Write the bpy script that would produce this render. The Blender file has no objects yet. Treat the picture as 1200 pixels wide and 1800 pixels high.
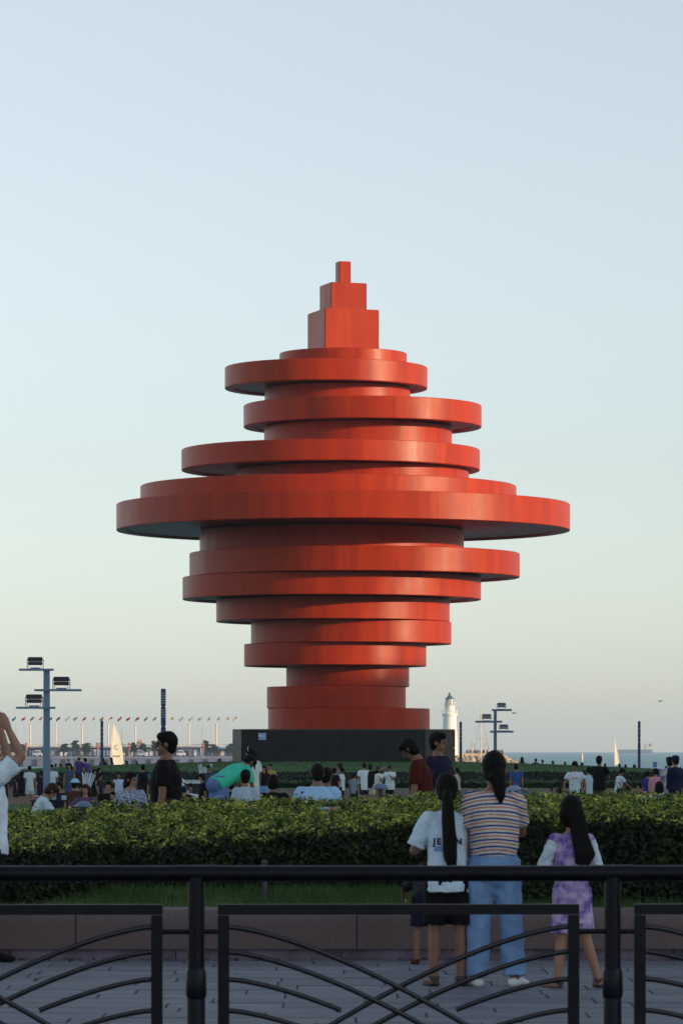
import bpy, bmesh, math, random
import numpy as np
from mathutils import Vector, Matrix, Quaternion, noise
from mathutils.bvhtree import BVHTree
R = math.radians
random.seed(7); rng = np.random.default_rng(7)
sc = bpy.context.scene
col = sc.collection

# ------------------------------------------------------------------ camera
F, HZ, CX, EYE = 6800.0, 1318.0, 600.0, 1.65     # focal length in photo pixels, horizon row, centre column, eye height
cam_d = bpy.data.cameras.new('camera'); cam = bpy.data.objects.new('camera', cam_d); col.objects.link(cam)
cam.location = (0, 0, EYE); cam.rotation_euler = (R(90), 0, 0)
cam_d.sensor_fit = 'HORIZONTAL'; cam_d.sensor_width = 24; cam_d.lens = 24*F/1200
cam_d.shift_y = (HZ-900)/1200; cam_d.clip_start = 0.5; cam_d.clip_end = 30000
cam_d.dof.use_dof = True; cam_d.dof.focus_distance = 120; cam_d.dof.aperture_fstop = 15
sc.camera = cam
# ------------------------------------------------------------------ sky and sun
SKY_SAT = .43
SUN_AZ, SUN_EL = 66, 9          # degrees to the right of the direction towards the camera, height above the horizon
sdir = Vector((math.sin(R(SUN_AZ))*math.cos(R(SUN_EL)), -math.cos(R(SUN_AZ))*math.cos(R(SUN_EL)), math.sin(R(SUN_EL))))
w = bpy.data.worlds.new('World'); sc.world = w; w.use_nodes = True
nt = w.node_tree; nt.nodes.clear()
out = nt.nodes.new('ShaderNodeOutputWorld'); bg = nt.nodes.new('ShaderNodeBackground'); sky = nt.nodes.new('ShaderNodeTexSky')
sky.sky_type = 'NISHITA'; sky.sun_disc = False; sky.sun_elevation = R(SUN_EL)
sky.sun_rotation = math.atan2(sdir.x, sdir.y)
sky.air_density = 0.9; sky.dust_density = 0.5; sky.ozone_density = 2.5; sky.altitude = 0
bg.inputs['Strength'].default_value = 0.15
hs_ = nt.nodes.new('ShaderNodeHueSaturation'); hs_.inputs['Saturation'].default_value = SKY_SAT; hs_.inputs['Value'].default_value = 1
nt.links.new(sky.outputs[0], hs_.inputs['Color']); tn_ = nt.nodes.new('ShaderNodeMix'); tn_.data_type = 'RGBA'; tn_.blend_type = 'MULTIPLY'; tn_.inputs[0].default_value = 1; tn_.inputs[7].default_value = (.99, .99, .97, 1)
nt.links.new(hs_.outputs[0], tn_.inputs[6]); nt.links.new(tn_.outputs[2], bg.inputs[0]); nt.links.new(bg.outputs[0], out.inputs[0])
sun_d = bpy.data.lights.new('sun', 'SUN'); sun = bpy.data.objects.new('sun', sun_d); col.objects.link(sun)
sun_d.energy = 3.2; sun_d.angle = R(0.5); sun_d.color = (1.0, 0.72, 0.44)
sun.rotation_euler = sdir.to_track_quat('Z', 'Y').to_euler(); sun.location = (300, -100, 200)
sc.view_settings.view_transform = 'Standard'; sc.view_settings.look = 'None'
sc.view_settings.exposure = 0.74; sc.view_settings.gamma = 1; sc.view_settings.use_curve_mapping = False
sc.render.engine = 'CYCLES'; sc.cycles.use_denoising = True
sc.cycles.max_bounces = 6; sc.cycles.volume_bounces = 1; sc.cycles.use_fast_gi = False
sc.cycles.sample_clamp_indirect = 6

# ------------------------------------------------------------------ helpers
def lin(c):
    return tuple((v/12.92 if v <= .04045 else ((v+.055)/1.055)**2.4) for v in c)
def hexc(h):
    return lin(tuple(int(h[i:i+2], 16)/255 for i in (0, 2, 4)))
MATS = {}
def mat(name, rgb, rough=.7, var=.15, scale=6.0, bump=0.0, bscale=40.0, metal=0.0, spec=.5, stretch=(1, 1, 1)):
    """plain procedural surface: colour mottled by noise, optional bump"""
    if name in MATS: return MATS[name]
    m = bpy.data.materials.new(name); m.use_nodes = True; n = m.node_tree; b = n.nodes['Principled BSDF']
    b.inputs['Roughness'].default_value = rough; b.inputs['Metallic'].default_value = metal
    b.inputs['Specular IOR Level'].default_value = spec
    tc = n.nodes.new('ShaderNodeTexCoord'); mp = n.nodes.new('ShaderNodeMapping'); mp.inputs['Scale'].default_value = stretch
    n.links.new(tc.outputs['Object'], mp.inputs[0])
    nz = n.nodes.new('ShaderNodeTexNoise'); nz.inputs['Scale'].default_value = scale; nz.inputs['Detail'].default_value = 4
    n.links.new(mp.outputs[0], nz.inputs['Vector'])
    rp = n.nodes.new('ShaderNodeValToRGB'); n.links.new(nz.outputs['Fac'], rp.inputs[0])
    rp.color_ramp.elements[0].position = .3; rp.color_ramp.elements[1].position = .7
    rp.color_ramp.elements[0].color = tuple(max(0, c*(1-var)) for c in rgb)+(1,)
    rp.color_ramp.elements[1].color = tuple(min(1, c*(1+var)) for c in rgb)+(1,)
    n.links.new(rp.outputs[0], b.inputs['Base Color'])
    if bump:
        nb = n.nodes.new('ShaderNodeTexNoise'); nb.inputs['Scale'].default_value = bscale; nb.inputs['Detail'].default_value = 3
        n.links.new(mp.outputs[0], nb.inputs['Vector'])
        bp = n.nodes.new('ShaderNodeBump'); bp.inputs['Strength'].default_value = bump; bp.inputs['Distance'].default_value = .02
        n.links.new(nb.outputs['Fac'], bp.inputs['Height']); n.links.new(bp.outputs[0], b.inputs['Normal'])
    MATS[name] = m
    return m
def cloth(hx, k=1.0):
    c = tuple(v*k for v in hexc(hx))
    return mat('cloth_'+hx, c, .85, .10, 9, .5, 14, spec=.2, stretch=(1.6, 1.6, .7))
SKIN = mat('skin', (.30, .155, .10), .5, .08, 12)
SKIN_D = mat('skin_tanned', (.20, .095, .06), .5, .08, 12)
HAIR = mat('hair_black', (.0045, .0035, .0035), .6, .3, 60, .4, 120, stretch=(4, 4, .5), spec=.12)
HAIR_B = mat('hair_brown', (.03, .012, .006), .55, .3, 60, .4, 120, stretch=(4, 4, .5), spec=.15)
EYE_M = mat('eye_dark', (.01, .008, .007), .25)
LIP_M = mat('lips', (.22, .06, .05), .5)

def tag(o, label=None, cat=None, group=None, kind=None):
    if label: o['label'] = label
    if cat: o['category'] = cat
    if group: o['group'] = group
    if kind: o['kind'] = kind
    return o
def thing(name, loc, label, cat, group=None, rz=0.0):
    o = bpy.data.objects.new(name, None); col.objects.link(o); o.location = loc; o.rotation_euler = (0, 0, rz)
    o.empty_display_size = .1
    return tag(o, label, cat, group)
def ob(name, me, m, parent=None, smooth=False, kind=None):
    if isinstance(me, bmesh.types.BMesh):
        b = me; me = bpy.data.meshes.new(name); b.normal_update(); b.to_mesh(me); b.free()
    if m is not None and not me.materials: me.materials.append(m)
    if smooth:
        me.polygons.foreach_set('use_smooth', [True]*len(me.polygons))
        me.set_sharp_from_angle(angle=R(42))
    o = bpy.data.objects.new(name, me); col.objects.link(o)
    if parent is not None: o.parent = parent
    if kind: o['kind'] = kind
    return o
def box(bm, x0, x1, y0, y1, z0, z1, bev=0.0):
    r = bmesh.ops.create_cube(bm, size=1)
    for v in r['verts']:
        v.co = Vector(((x0+x1)/2+v.co.x*(x1-x0), (y0+y1)/2+v.co.y*(y1-y0), (z0+z1)/2+v.co.z*(z1-z0)))
    if bev: bmesh.ops.bevel(bm, geom=list({e for v in r['verts'] for e in v.link_edges}), offset=bev, segments=2, affect='EDGES', clamp_overlap=True)
    return r['verts']
def frame(t, side):
    t = t.normalized(); s = side - t*side.dot(t)
    if s.length < 1e-4:
        s = Vector((0, 1, 0)) - t*t.y
        if s.length < 1e-4: s = Vector((1, 0, 0))
    s.normalize(); return s, t.cross(s)
def tube(bm, pts, rad, seg=12, side=(1, 0, 0), cap=True, flat=False):
    pts = [Vector(p) for p in pts]; side = Vector(side)
    rad = [(r, r) if not isinstance(r, (tuple, list)) else r for r in (rad if isinstance(rad, (list, tuple)) and len(rad) == len(pts) else [rad]*len(pts))]
    n = len(pts); P = []; 
    for i in range(n):
        t = (pts[min(i+1, n-1)]-pts[max(i-1, 0)])
        P.append((pts[i], rad[i], t.normalized()))
    if cap and not flat:
        p, r, t = P[0]; m_ = min(r)
        P.insert(0, (p-t*m_*.6, (r[0]*.75, r[1]*.75), t)); P.insert(0, (p-t*m_*.95, (r[0]*.3, r[1]*.3), t))
        p, r, t = P[-1]; m_ = min(r)
        P.append((p+t*m_*.6, (r[0]*.75, r[1]*.75), t)); P.append((p+t*m_*.95, (r[0]*.3, r[1]*.3), t))
    rings = []
    for p, r, t in P:
        s, u = frame(t, side)
        rings.append([bm.verts.new(p+s*r[0]*math.cos(a)+u*r[1]*math.sin(a)) for a in (2*math.pi*k/seg for k in range(seg))])
    for a, b in zip(rings, rings[1:]):
        for k in range(seg): bm.faces.new((a[k], a[(k+1) % seg], b[(k+1) % seg], b[k]))
    bm.faces.new(rings[0][::-1]); bm.faces.new(rings[-1])
def blob(bm, c, r, rot=None, seg=16):
    m = Matrix.Translation(Vector(c)) @ (rot.to_4x4() if rot else Matrix()) @ Matrix.Diagonal((r[0], r[1], r[2], 1))
    bmesh.ops.create_uvsphere(bm, u_segments=seg, v_segments=seg//2+2, radius=1, matrix=m)
def lathe(bm, prof, seg=32, c=(0, 0, 0)):
    rings = []
    for r, z in prof:
        rings.append([bm.verts.new((c[0]+r*math.cos(2*math.pi*k/seg), c[1]+r*math.sin(2*math.pi*k/seg), c[2]+z)) for k in range(seg)])
    for a, b in zip(rings, rings[1:]):
        for k in range(seg): bm.faces.new((a[k], a[(k+1) % seg], b[(k+1) % seg], b[k]))
    bm.faces.new(rings[0][::-1]); bm.faces.new(rings[-1])
BAKE = []
def fuse(name, bm, m, parent, voxel, smooth=3, folds=0.0, fsize=.12):
    """weld overlapping closed shapes into one continuous skin"""
    o = ob(name, bm, m, parent)
    md = o.modifiers.new('remesh', 'REMESH'); md.mode = 'VOXEL'; md.voxel_size = voxel; md.use_smooth_shade = True
    s = o.modifiers.new('smooth', 'SMOOTH'); s.iterations = smooth; s.factor = .5
    if folds:
        tx = bpy.data.textures.new('folds', 'CLOUDS'); tx.noise_scale = fsize; tx.noise_depth = 2
        d = o.modifiers.new('folds', 'DISPLACE'); d.texture = tx; d.strength = folds; d.mid_level = .5; d.texture_coords = 'LOCAL'
    BAKE.append(o); return o
def bake_all():
    dg = bpy.context.evaluated_depsgraph_get(); res = []
    for o in BAKE: res.append(bpy.data.meshes.new_from_object(o.evaluated_get(dg)))
    for o, me in zip(BAKE, res):
        o.modifiers.clear(); old = o.data; o.data = me; me.name = o.name; bpy.data.meshes.remove(old)
    BAKE.clear()
def W(px, py, d):                      # a point d metres away that the photograph shows at px, py
    s = F/d; return Vector(((px-CX)/s, d, EYE-(py-HZ)/s))
def sstep(a, b, x):
    t = np.clip((np.asarray(x, float)-a)/(b-a), 0, 1); return t*t*(3-2*t)
def ground(x, y):
    """height of the park ground"""
    x = np.asarray(x, float); y = np.asarray(y, float)
    z = np.interp(y, [30.9, 33, 35.9, 36.4, 45, 60, 80, 120, 160, 165.9, 166.1, 171, 173, 222, 230, 235, 243, 262, 300, 400],
                     [.36, .5, .5, .05, .2, .2, .2, -.4, -.7, -.7, -.02, .25, .52, .93, .95, .93, .28, -1.2, -5, -9])
    xx = np.clip(np.abs(x), 0, 40)
    return z - .0014*xx*xx*sstep(168, 225, y)
def G(x, y): return float(ground(x, y))
def grid_sheet(name, xs, ys, zf, m, parent=None):
    X, Y = np.meshgrid(xs, ys); Z = zf(X, Y); v = np.stack([X, Y, Z], -1).reshape(-1, 3)
    nx = len(xs); f = [(j*nx+i, j*nx+i+1, (j+1)*nx+i+1, (j+1)*nx+i) for j in range(len(ys)-1) for i in range(nx-1)]
    me = bpy.data.meshes.new(name); me.from_pydata(v.tolist(), [], f)
    return ob(name, me, m, parent, True)
def leaves_mesh(name, pts, nrm, size, aspect=.55, spread=.9, tri=False):
    """one small leaf-shaped face per point, loosely facing nrm"""
    n = len(pts); nr = nrm + rng.normal(0, spread, (n, 3)); nr /= np.linalg.norm(nr, axis=1)[:, None]
    a = rng.normal(0, 1, (n, 3)); a -= nr*(a*nr).sum(1)[:, None]; a /= np.linalg.norm(a, axis=1)[:, None]
    b = np.cross(nr, a); s = (size*rng.uniform(.6, 1.25, n))[:, None]
    v = np.stack([pts-a*s, pts-b*s*aspect+nr*s*.15, pts+a*s, pts+b*s*aspect+nr*s*.15], 1).reshape(-1, 3)
    f = np.arange(4*n).reshape(-1, 4)
    me = bpy.data.meshes.new(name); me.from_pydata(v.tolist(), [], f.tolist()); return me
def leaf_mat(name, dark, light, pale, pale_amt=.25, nscale=1.2):
    if name in MATS: return MATS[name]
    m = bpy.data.materials.new(name); m.use_nodes = True; n = m.node_tree; b = n.nodes['Principled BSDF']
    b.inputs['Roughness'].default_value = .5; b.inputs['Specular IOR Level'].default_value = .3
    g = n.nodes.new('ShaderNodeNewGeometry'); tc = n.nodes.new('ShaderNodeTexCoord')
    nz = n.nodes.new('ShaderNodeTexNoise'); nz.inputs['Scale'].default_value = nscale; nz.inputs['Detail'].default_value = 3
    n.links.new(tc.outputs['Object'], nz.inputs['Vector'])
    rp = n.nodes.new('ShaderNodeValToRGB'); e = rp.color_ramp.elements
    e[0].position = .1; e[0].color = dark+(1,); e[1].position = 1; e[1].color = pale+(1,)
    k = e.new(1-pale_amt); k.color = light+(1,)
    ad = n.nodes.new('ShaderNodeMath'); ad.operation = 'MULTIPLY_ADD'; ad.inputs[1].default_value = .9; ad.use_clamp = True
    mu = n.nodes.new('ShaderNodeMath'); mu.operation = 'MULTIPLY_ADD'; mu.inputs[1].default_value = 2.4; mu.inputs[2].default_value = -1.15
    n.links.new(nz.outputs['Fac'], mu.inputs[0])
    n.links.new(g.outputs['Random Per Island'], ad.inputs[0]); n.links.new(mu.outputs[0], ad.inputs[2])
    n.links.new(ad.outputs[0], rp.inputs[0]); n.links.new(rp.outputs[0], b.inputs['Base Color'])
    tr = n.nodes.new('ShaderNodeBsdfTranslucent'); n.links.new(rp.outputs[0], tr.inputs[0])
    mx = n.nodes.new('ShaderNodeMixShader'); mx.inputs[0].default_value = .22
    n.links.new(b.outputs[0], mx.inputs[1]); n.links.new(tr.outputs[0], mx.inputs[2])
    n.links.new(mx.outputs[0], n.nodes['Material Output'].inputs[0])
    MATS[name] = m; return m

# ------------------------------------------------------------------ sea, ground
m_sea = bpy.data.materials.new('sea_water'); m_sea.use_nodes = True; n = m_sea.node_tree; b = n.nodes['Principled BSDF']
b.inputs['Base Color'].default_value = (.02, .20, .25, 1); b.inputs['Roughness'].default_value = .4; b.inputs['IOR'].default_value = 1.33; b.inputs['Specular IOR Level'].default_value = .3
tc = n.nodes.new('ShaderNodeTexCoord'); mp = n.nodes.new('ShaderNodeMapping'); mp.inputs['Scale'].default_value = (.25, .05, 1)
nz = n.nodes.new('ShaderNodeTexNoise'); nz.inputs['Scale'].default_value = 1; nz.inputs['Detail'].default_value = 5
bp = n.nodes.new('ShaderNodeBump'); bp.inputs['Strength'].default_value = .9; bp.inputs['Distance'].default_value = 1.2
n.links.new(tc.outputs['Object'], mp.inputs[0]); n.links.new(mp.outputs[0], nz.inputs['Vector'])
n.links.new(nz.outputs['Fac'], bp.inputs['Height']); n.links.new(bp.outputs[0], b.inputs['Normal'])
SEA = -3.2
xs = np.array([-7000, -3500, -1500, -600, 0, 600, 1500, 3500, 7000.]); ys = np.array([240, 400, 700, 1200, 2000, 3000, 4500, 7000.])
sea = grid_sheet('sea', xs, ys, lambda X, Y: np.full_like(X, SEA), m_sea); tag(sea, kind='structure')

m_grass = mat('lawn_grass', (.05, .12, .040), .9, .35, .35, .8, 9, stretch=(1, .35, 1), spec=.1)
xs = np.concatenate([np.linspace(-400, -45, 12), np.linspace(-40, 40, 81), np.linspace(45, 400, 12)])
ys = np.concatenate([np.linspace(30.9, 37, 14), np.linspace(38, 165, 60), [165.9, 166.1], np.linspace(167, 262, 96), np.linspace(265, 400, 20)])
lawn = grid_sheet('lawn', xs, ys, ground, m_grass); tag(lawn, kind='structure')
m_plaza = mat('plaza_stone', (.06, .062, .068), .75, .2, 3, .3, 30)
bm = bmesh.new(); box(bm, -400, 400, -400, 31.4, -.6, -.03); tag(ob('plaza', bm, m_plaza), kind='structure')

# paving slabs in front of the planter, one piece each
slab_mats = [mat('slab_%d' % i, c, .62, .26, 2.2, .35, 60) for i, c in enumerate([(.115, .13, .17), (.135, .15, .19), (.10, .115, .15), (.12, .135, .165)])]
pv = bpy.data.objects.new('paving', None); col.objects.link(pv); pv['kind'] = 'structure'
slab_cache = {}
y = 22.4; row = 0
while y < 30.1:
    dep = .46
    x = -4.4 + random.uniform(-.6, 0)
    while x < 4.3:
        wd = random.choice([.75, 1.0, 1.25])
        mi = random.randrange(4); key = (wd, mi)
        if key not in slab_cache:
            bm = bmesh.new(); 
            vs = box(bm, .005, wd-.005, .010, dep-.010, -.03, .0, .005)
            me = bpy.data.meshes.new('slab'); bm.to_mesh(me); bm.free(); me.materials.append(slab_mats[mi]); slab_cache[key] = me
        o = bpy.data.objects.new('slab', slab_cache[key]); col.objects.link(o); o.parent = pv
        o.location = (x, y, random.uniform(-.002, .002)); x += wd
    y += dep; row += 1
m_litter = mat('dark_joint', (.02, .02, .022), .8)
nq = 260; qx = rng.uniform(-3.4, 3.4, nq); qy = 30.27-np.abs(rng.normal(0, .35, nq))**1.2*np.where(rng.random(nq) < .8, .5, 6); qy = np.clip(qy, 23, 30.27)
tag(ob('leaf_litter', leaves_mesh('leaf_litter', np.stack([qx, qy, np.full(nq, .012)], 1), np.tile([0, 0, 1.], (nq, 1)), .022, .55, .25), leaf_mat('dry_leaves', (.03, .018, .01), (.09, .05, .025), (.16, .11, .05), .2, 3)), 'dry fallen leaves scattered on the paving near the planter wall', 'leaves', kind='stuff')
# planter wall: rounded granite blocks on a recessed plinth
m_gran = mat('planter_granite', (.115, .082, .082), .6, .35, 90, .5, 140)
pw = thing('planter_wall', (0, 30.3, 0), 'low rounded brown granite planter wall running behind the three standing figures', 'wall')
def granite(wd, z0, z1, dep, r):
    bm = bmesh.new(); prof = [(0, z0), (0, z1-r)]
    prof = [(0, z0), (0, z1-r)]+[(r-r*math.cos(a), z1-r+r*math.sin(a)) for a in (R(15*k) for k in range(1, 7))]
    prof += [(dep-r+r*math.sin(a), z1-r+r*math.cos(a)) for a in (R(30*k) for k in range(0, 4))]+[(dep, z0)]
    L = [bm.verts.new((.004, p[0], p[1])) for p in prof]; Q = [bm.verts.new((wd-.004, p[0], p[1])) for p in prof]
    k = len(prof)
    for i in range(k): bm.faces.new((L[i], L[(i+1) % k], Q[(i+1) % k], Q[i]))
    bm.faces.new(L[::-1]); bm.faces.new(Q)
    me = bpy.data.meshes.new('granite_block'); bmesh.ops.recalc_face_normals(bm, faces=bm.faces); bm.to_mesh(me); bm.free(); me.materials.append(m_gran); return me
gme = granite(2.2, .085, .40, .5, .11)
for i in range(-6, 6):
    o = bpy.data.objects.new('granite_block', gme); col.objects.link(o); o.parent = pw; o.location = (i*2.2+.12, random.uniform(-.004, .004), 0)
m_plinth = mat('plinth_stone', (.13, .105, .15), .7, .5, 4, .3, 30)
bm = bmesh.new(); box(bm, -13, 13, .10, .47, -.02, .37); ob('core', bm, m_plinth, pw)
bm = bmesh.new()
for i in range(-10, 10): box(bm, i*1.3+.004, i*1.3+1.296, .04, .4, -.03, .084)
ob('plinth', bm, m_plinth, pw)

# grass blades on the strip between wall and hedge
m_blade = leaf_mat('grass_blades', (.03, .075, .015), (.06, .13, .03), (.14, .20, .06), .2, .8)
n_ = 42000; bx = rng.uniform(-4, 4, n_); by = rng.uniform(30.85, 33.3, n_); bz = ground(bx, by)
h_ = rng.uniform(.03, .09, n_); an = rng.uniform(0, np.pi, n_); wv = .004
dx, dy = np.cos(an)*wv, np.sin(an)*wv; lx, ly = rng.normal(0, .025, n_), rng.normal(0, .025, n_)
v = np.stack([np.stack([bx-dx, by-dy, bz-.01], 1), np.stack([bx+dx, by+dy, bz-.01], 1), np.stack([bx+lx, by+ly, bz+h_], 1)], 1).reshape(-1, 3)
me = bpy.data.meshes.new('grass'); me.from_pydata(v.tolist(), [], np.arange(3*n_).reshape(-1, 3).tolist())
tag(ob('grass', me, m_blade), 'short green grass on the strip between planter wall and hedge', 'grass', kind='stuff')

# ------------------------------------------------------------------ near hedge
def hedge_front(x): 
    p = CX + x*F/32.5
    return 32.6 - 1.5*(1-sstep(60, 230, p)) - 1.2*sstep(770, 900, p)
def hedge_zf(x):
    p = CX + x*F/32.5; return np.interp(p, [0, 300, 450, 650, 900, 1200], [.90, .90, .96, 1.03, 1.14, 1.14])
def hedge_zb(x):
    p = CX + x*F/36; return np.interp(p, [0, 60, 400, 1200], [1.06, 1.10, 1.20, 1.22])
def hedge_surf(x, t):
    """t 0..1 up the front face, 1..2 across the top"""
    f = hedge_front(x); zf = hedge_zf(x); zb = hedge_zb(x)
    base = ground(x, f)
    tt = np.clip(t, 0, 1); u = np.clip(t-1, 0, 1)
    yy = f + .10*tt + .16*tt**4 + u*(36.05-f-.26)
    zz = base + (zf-base-.05)*tt**.9 + .05*np.clip(u*8, 0, 1) + (zb-zf)*u
    zz = zz - .28*np.clip((u-.93)/.07, 0, 1)**2
    return yy, zz
hd = thing('hedge', (0, 33, .5), 'clipped broad hedge with yellow green leaf tips behind the planter wall', 'hedge')
nx, ntt = 90, 40
xs = np.linspace(-4.6, 4.6, nx); ts = np.linspace(0, 2, ntt); X, T = np.meshgrid(xs, ts); Y, Z = hedge_surf(X, T)
Yc = Y+.05; Zc = Z-.06
v = np.stack([X, Yc-33, Zc-.5], -1).reshape(-1, 3)
f = [(j*nx+i, j*nx+i+1, (j+1)*nx+i+1, (j+1)*nx+i) for j in range(ntt-1) for i in range(nx-1)]
me = bpy.data.meshes.new('inner_branches'); me.from_pydata(v.tolist(), [], f)
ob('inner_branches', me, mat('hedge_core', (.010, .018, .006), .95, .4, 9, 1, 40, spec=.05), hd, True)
def hedge_pts(n, t0, t1, bumpy):
    x = rng.uniform(-4.5, 4.5, n); t = rng.uniform(t0, t1, n); y_, z_ = hedge_surf(x, t)
    q = np.array([noise.noise((a*3.1, b_*3.1, c*3.1)) + .6*noise.noise((a*8, b_*8, c*8)) for a, b_, c in zip(x, y_, z_)])
    y2, z2 = hedge_surf(x, t+.01); ny, nz_ = -(z2-z_), (y2-y_); L = np.sqrt(ny*ny+nz_*nz_)+1e-9
    nrm = np.stack([np.zeros(n), np.where(t < 1, -abs(ny/L), ny/L), abs(nz_/L)], 1)
    p = np.stack([x, y_, z_], 1) + nrm*(q*bumpy + rng.uniform(-.06, .025, n))[:, None]
    p[:, 1] -= 33; p[:, 2] -= .5
    return p, nrm
m_top = leaf_mat('hedge_top_leaves', (.014, .034, .007), (.13, .20, .03), (.58, .60, .12), .46, 7)  # yellow green new growth, colour brightened further for the lit top
m_front = leaf_mat('hedge_side_leaves', (.006, .014, .004), (.016, .032, .007), (.06, .075, .016), .12, 4)  # front leaves darkened in colour to carry the shade on that face
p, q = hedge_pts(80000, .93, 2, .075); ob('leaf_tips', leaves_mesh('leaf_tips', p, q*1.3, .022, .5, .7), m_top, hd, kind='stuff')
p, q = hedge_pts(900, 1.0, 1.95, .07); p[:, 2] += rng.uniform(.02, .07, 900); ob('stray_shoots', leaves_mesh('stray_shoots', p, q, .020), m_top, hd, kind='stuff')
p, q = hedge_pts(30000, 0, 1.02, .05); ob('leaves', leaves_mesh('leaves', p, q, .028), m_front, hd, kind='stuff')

# ------------------------------------------------------------------ far planter: retaining wall, dark hedge
rw = thing('retaining_wall', (0, 166, -.75), 'grey granite retaining wall below the dark hedge of the monument lawn', 'wall')
m_rw = mat('wall_granite', (.20, .165, .165), .7, .2, 3, .3, 20)
bm = bmesh.new(); box(bm, 0.01, 1.59, -.22, .12, 0, .72, .02); me = bpy.data.meshes.new('granite_block'); bm.to_mesh(me); bm.free(); me.materials.append(m_rw)
for i in range(-26, 26):
    o = bpy.data.objects.new('granite_block', me); col.objects.link(o); o.parent = rw; o.location = (i*1.6+.1, random.uniform(-.01, .01), random.uniform(-.01, .01))
fh = thing('hedge', (0, 168, 0), 'long dark hedge edging the foot of the monument lawn', 'hedge')
nh = 30000; hx = rng.uniform(-42, 42, nh); hy = rng.uniform(166.3, 172.5, nh)
top = np.interp(hy, [166.3, 167, 171, 172.5], [.22, .36, .62, .64]) + np.array([noise.noise((a*.7, b_*.7, 0))*.07 for a, b_ in zip(hx, hy)])
kz = np.where(hy < 167.2, rng.uniform(0, 1, nh), 1-.1*rng.uniform(0, 1, nh))
hz = top*kz - .0014*np.clip(hx, -40, 40)**2*sstep(168, 225, hy)
m_fh = leaf_mat('far_hedge_leaves', (.006, .010, .005), (.010, .018, .007), (.02, .032, .012), .12, .5)
ob('leaves', leaves_mesh('leaves', np.stack([hx, hy-168, hz], 1), np.tile([0, -.3, 1.], (nh, 1)), .10), m_fh, fh, kind='stuff')
bm = bmesh.new()
for i in range(-21, 21): box(bm, i*2, i*2+2, -1.5, 4.2, -.3, .18-.0014*(i*2+1)**2*0)
ob('inner_branches', bm, mat('hedge_core', (.01, .018, .006)), fh)

# tufts on the monument lawn so that its edge is not a clean line
nl = 30000; gx = rng.uniform(-30, 30, nl); gy = rng.uniform(172, 238, nl); gz = ground(gx, gy)
me = leaves_mesh('lawn_tufts', np.stack([gx, gy, gz+.02], 1), np.tile([0, -.35, 1.], (nl, 1)), .085, .5, .35)
tag(ob('lawn_tufts', me, leaf_mat('tuft', (.03, .10, .03), (.06, .15, .05), (.12, .20, .08), .15, .25)), 'mown green grass on the raised monument lawn', 'grass', kind='stuff')

# ------------------------------------------------------------------ monument
SC = F/230.0
def MZ(py): return EYE-(py-HZ)/SC
m_red = bpy.data.materials.new('red_paint'); m_red.use_nodes = True; n = m_red.node_tree; b = n.nodes['Principled BSDF']
b.inputs['Roughness'].default_value = .34; b.inputs['Specular IOR Level'].default_value = .20
tc = n.nodes.new('ShaderNodeTexCoord')
mp = n.nodes.new('ShaderNodeMapping'); mp.inputs['Scale'].default_value = (1.1, 1.1, .12); n.links.new(tc.outputs['Object'], mp.inputs[0])
nz = n.nodes.new('ShaderNodeTexNoise'); nz.inputs['Scale'].default_value = 1.3; nz.inputs['Detail'].default_value = 5; n.links.new(mp.outputs[0], nz.inputs['Vector'])
rp = n.nodes.new('ShaderNodeValToRGB'); e = rp.color_ramp.elements; e[0].position = .3; e[1].position = .75
e[0].color = (.29, .017, .002, 1); e[1].color = (.43, .036, .003, 1); n.links.new(nz.outputs['Fac'], rp.inputs[0]); n.links.new(rp.outputs[0], b.inputs['Base Color'])
rr = n.nodes.new('ShaderNodeMapRange'); rr.inputs['To Min'].default_value = .24; rr.inputs['To Max'].default_value = .55; n.links.new(nz.outputs['Fac'], rr.inputs['Value']); n.links.new(rr.outputs[0], b.inputs['Roughness'])
sxyz = n.nodes.new('ShaderNodeSeparateXYZ'); n.links.new(tc.outputs['Object'], sxyz.inputs[0])
def MM(op, a, b_=None):
    q = n.nodes.new('ShaderNodeMath'); q.operation = op
    for i_, v_ in enumerate((a, b_)):
        if v_ is None: continue
        if isinstance(v_, (int, float)): q.inputs[i_].default_value = v_
        else: n.links.new(v_, q.inputs[i_])
    return q.outputs[0]
an_g = MM('FRACT', MM('MULTIPLY', MM('ADD', MM('ARCTAN2', sxyz.outputs[1], sxyz.outputs[0]), 4), 3.0))
seam = MM('LESS_THAN', MM('ABSOLUTE', MM('SUBTRACT', an_g, .5)), .012)
mxs = n.nodes.new('ShaderNodeMix'); mxs.data_type = 'RGBA'; n.links.new(MM('MULTIPLY', seam, .3), mxs.inputs[0]); n.links.new(rp.outputs[0], mxs.inputs[6]); mxs.inputs[7].default_value = (.12, .01, .004, 1)
n.links.new(mxs.outputs[2], b.inputs['Base Color'])
n2 = n.nodes.new('ShaderNodeTexNoise'); n2.inputs['Scale'].default_value = .45; n.links.new(tc.outputs['Object'], n2.inputs['Vector'])
bp = n.nodes.new('ShaderNodeBump'); bp.inputs['Strength'].default_value = .25; bp.inputs['Distance'].default_value = .15; n.links.new(n2.outputs['Fac'], bp.inputs['Height']); n.links.new(bp.outputs[0], b.inputs['Normal'])
mon = thing('sculpture', (0.1, 230, MZ(1283)), 'tall red orange stacked disc sculpture on a dark granite pedestal', 'sculpture')
Z0 = MZ(1283)
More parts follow.
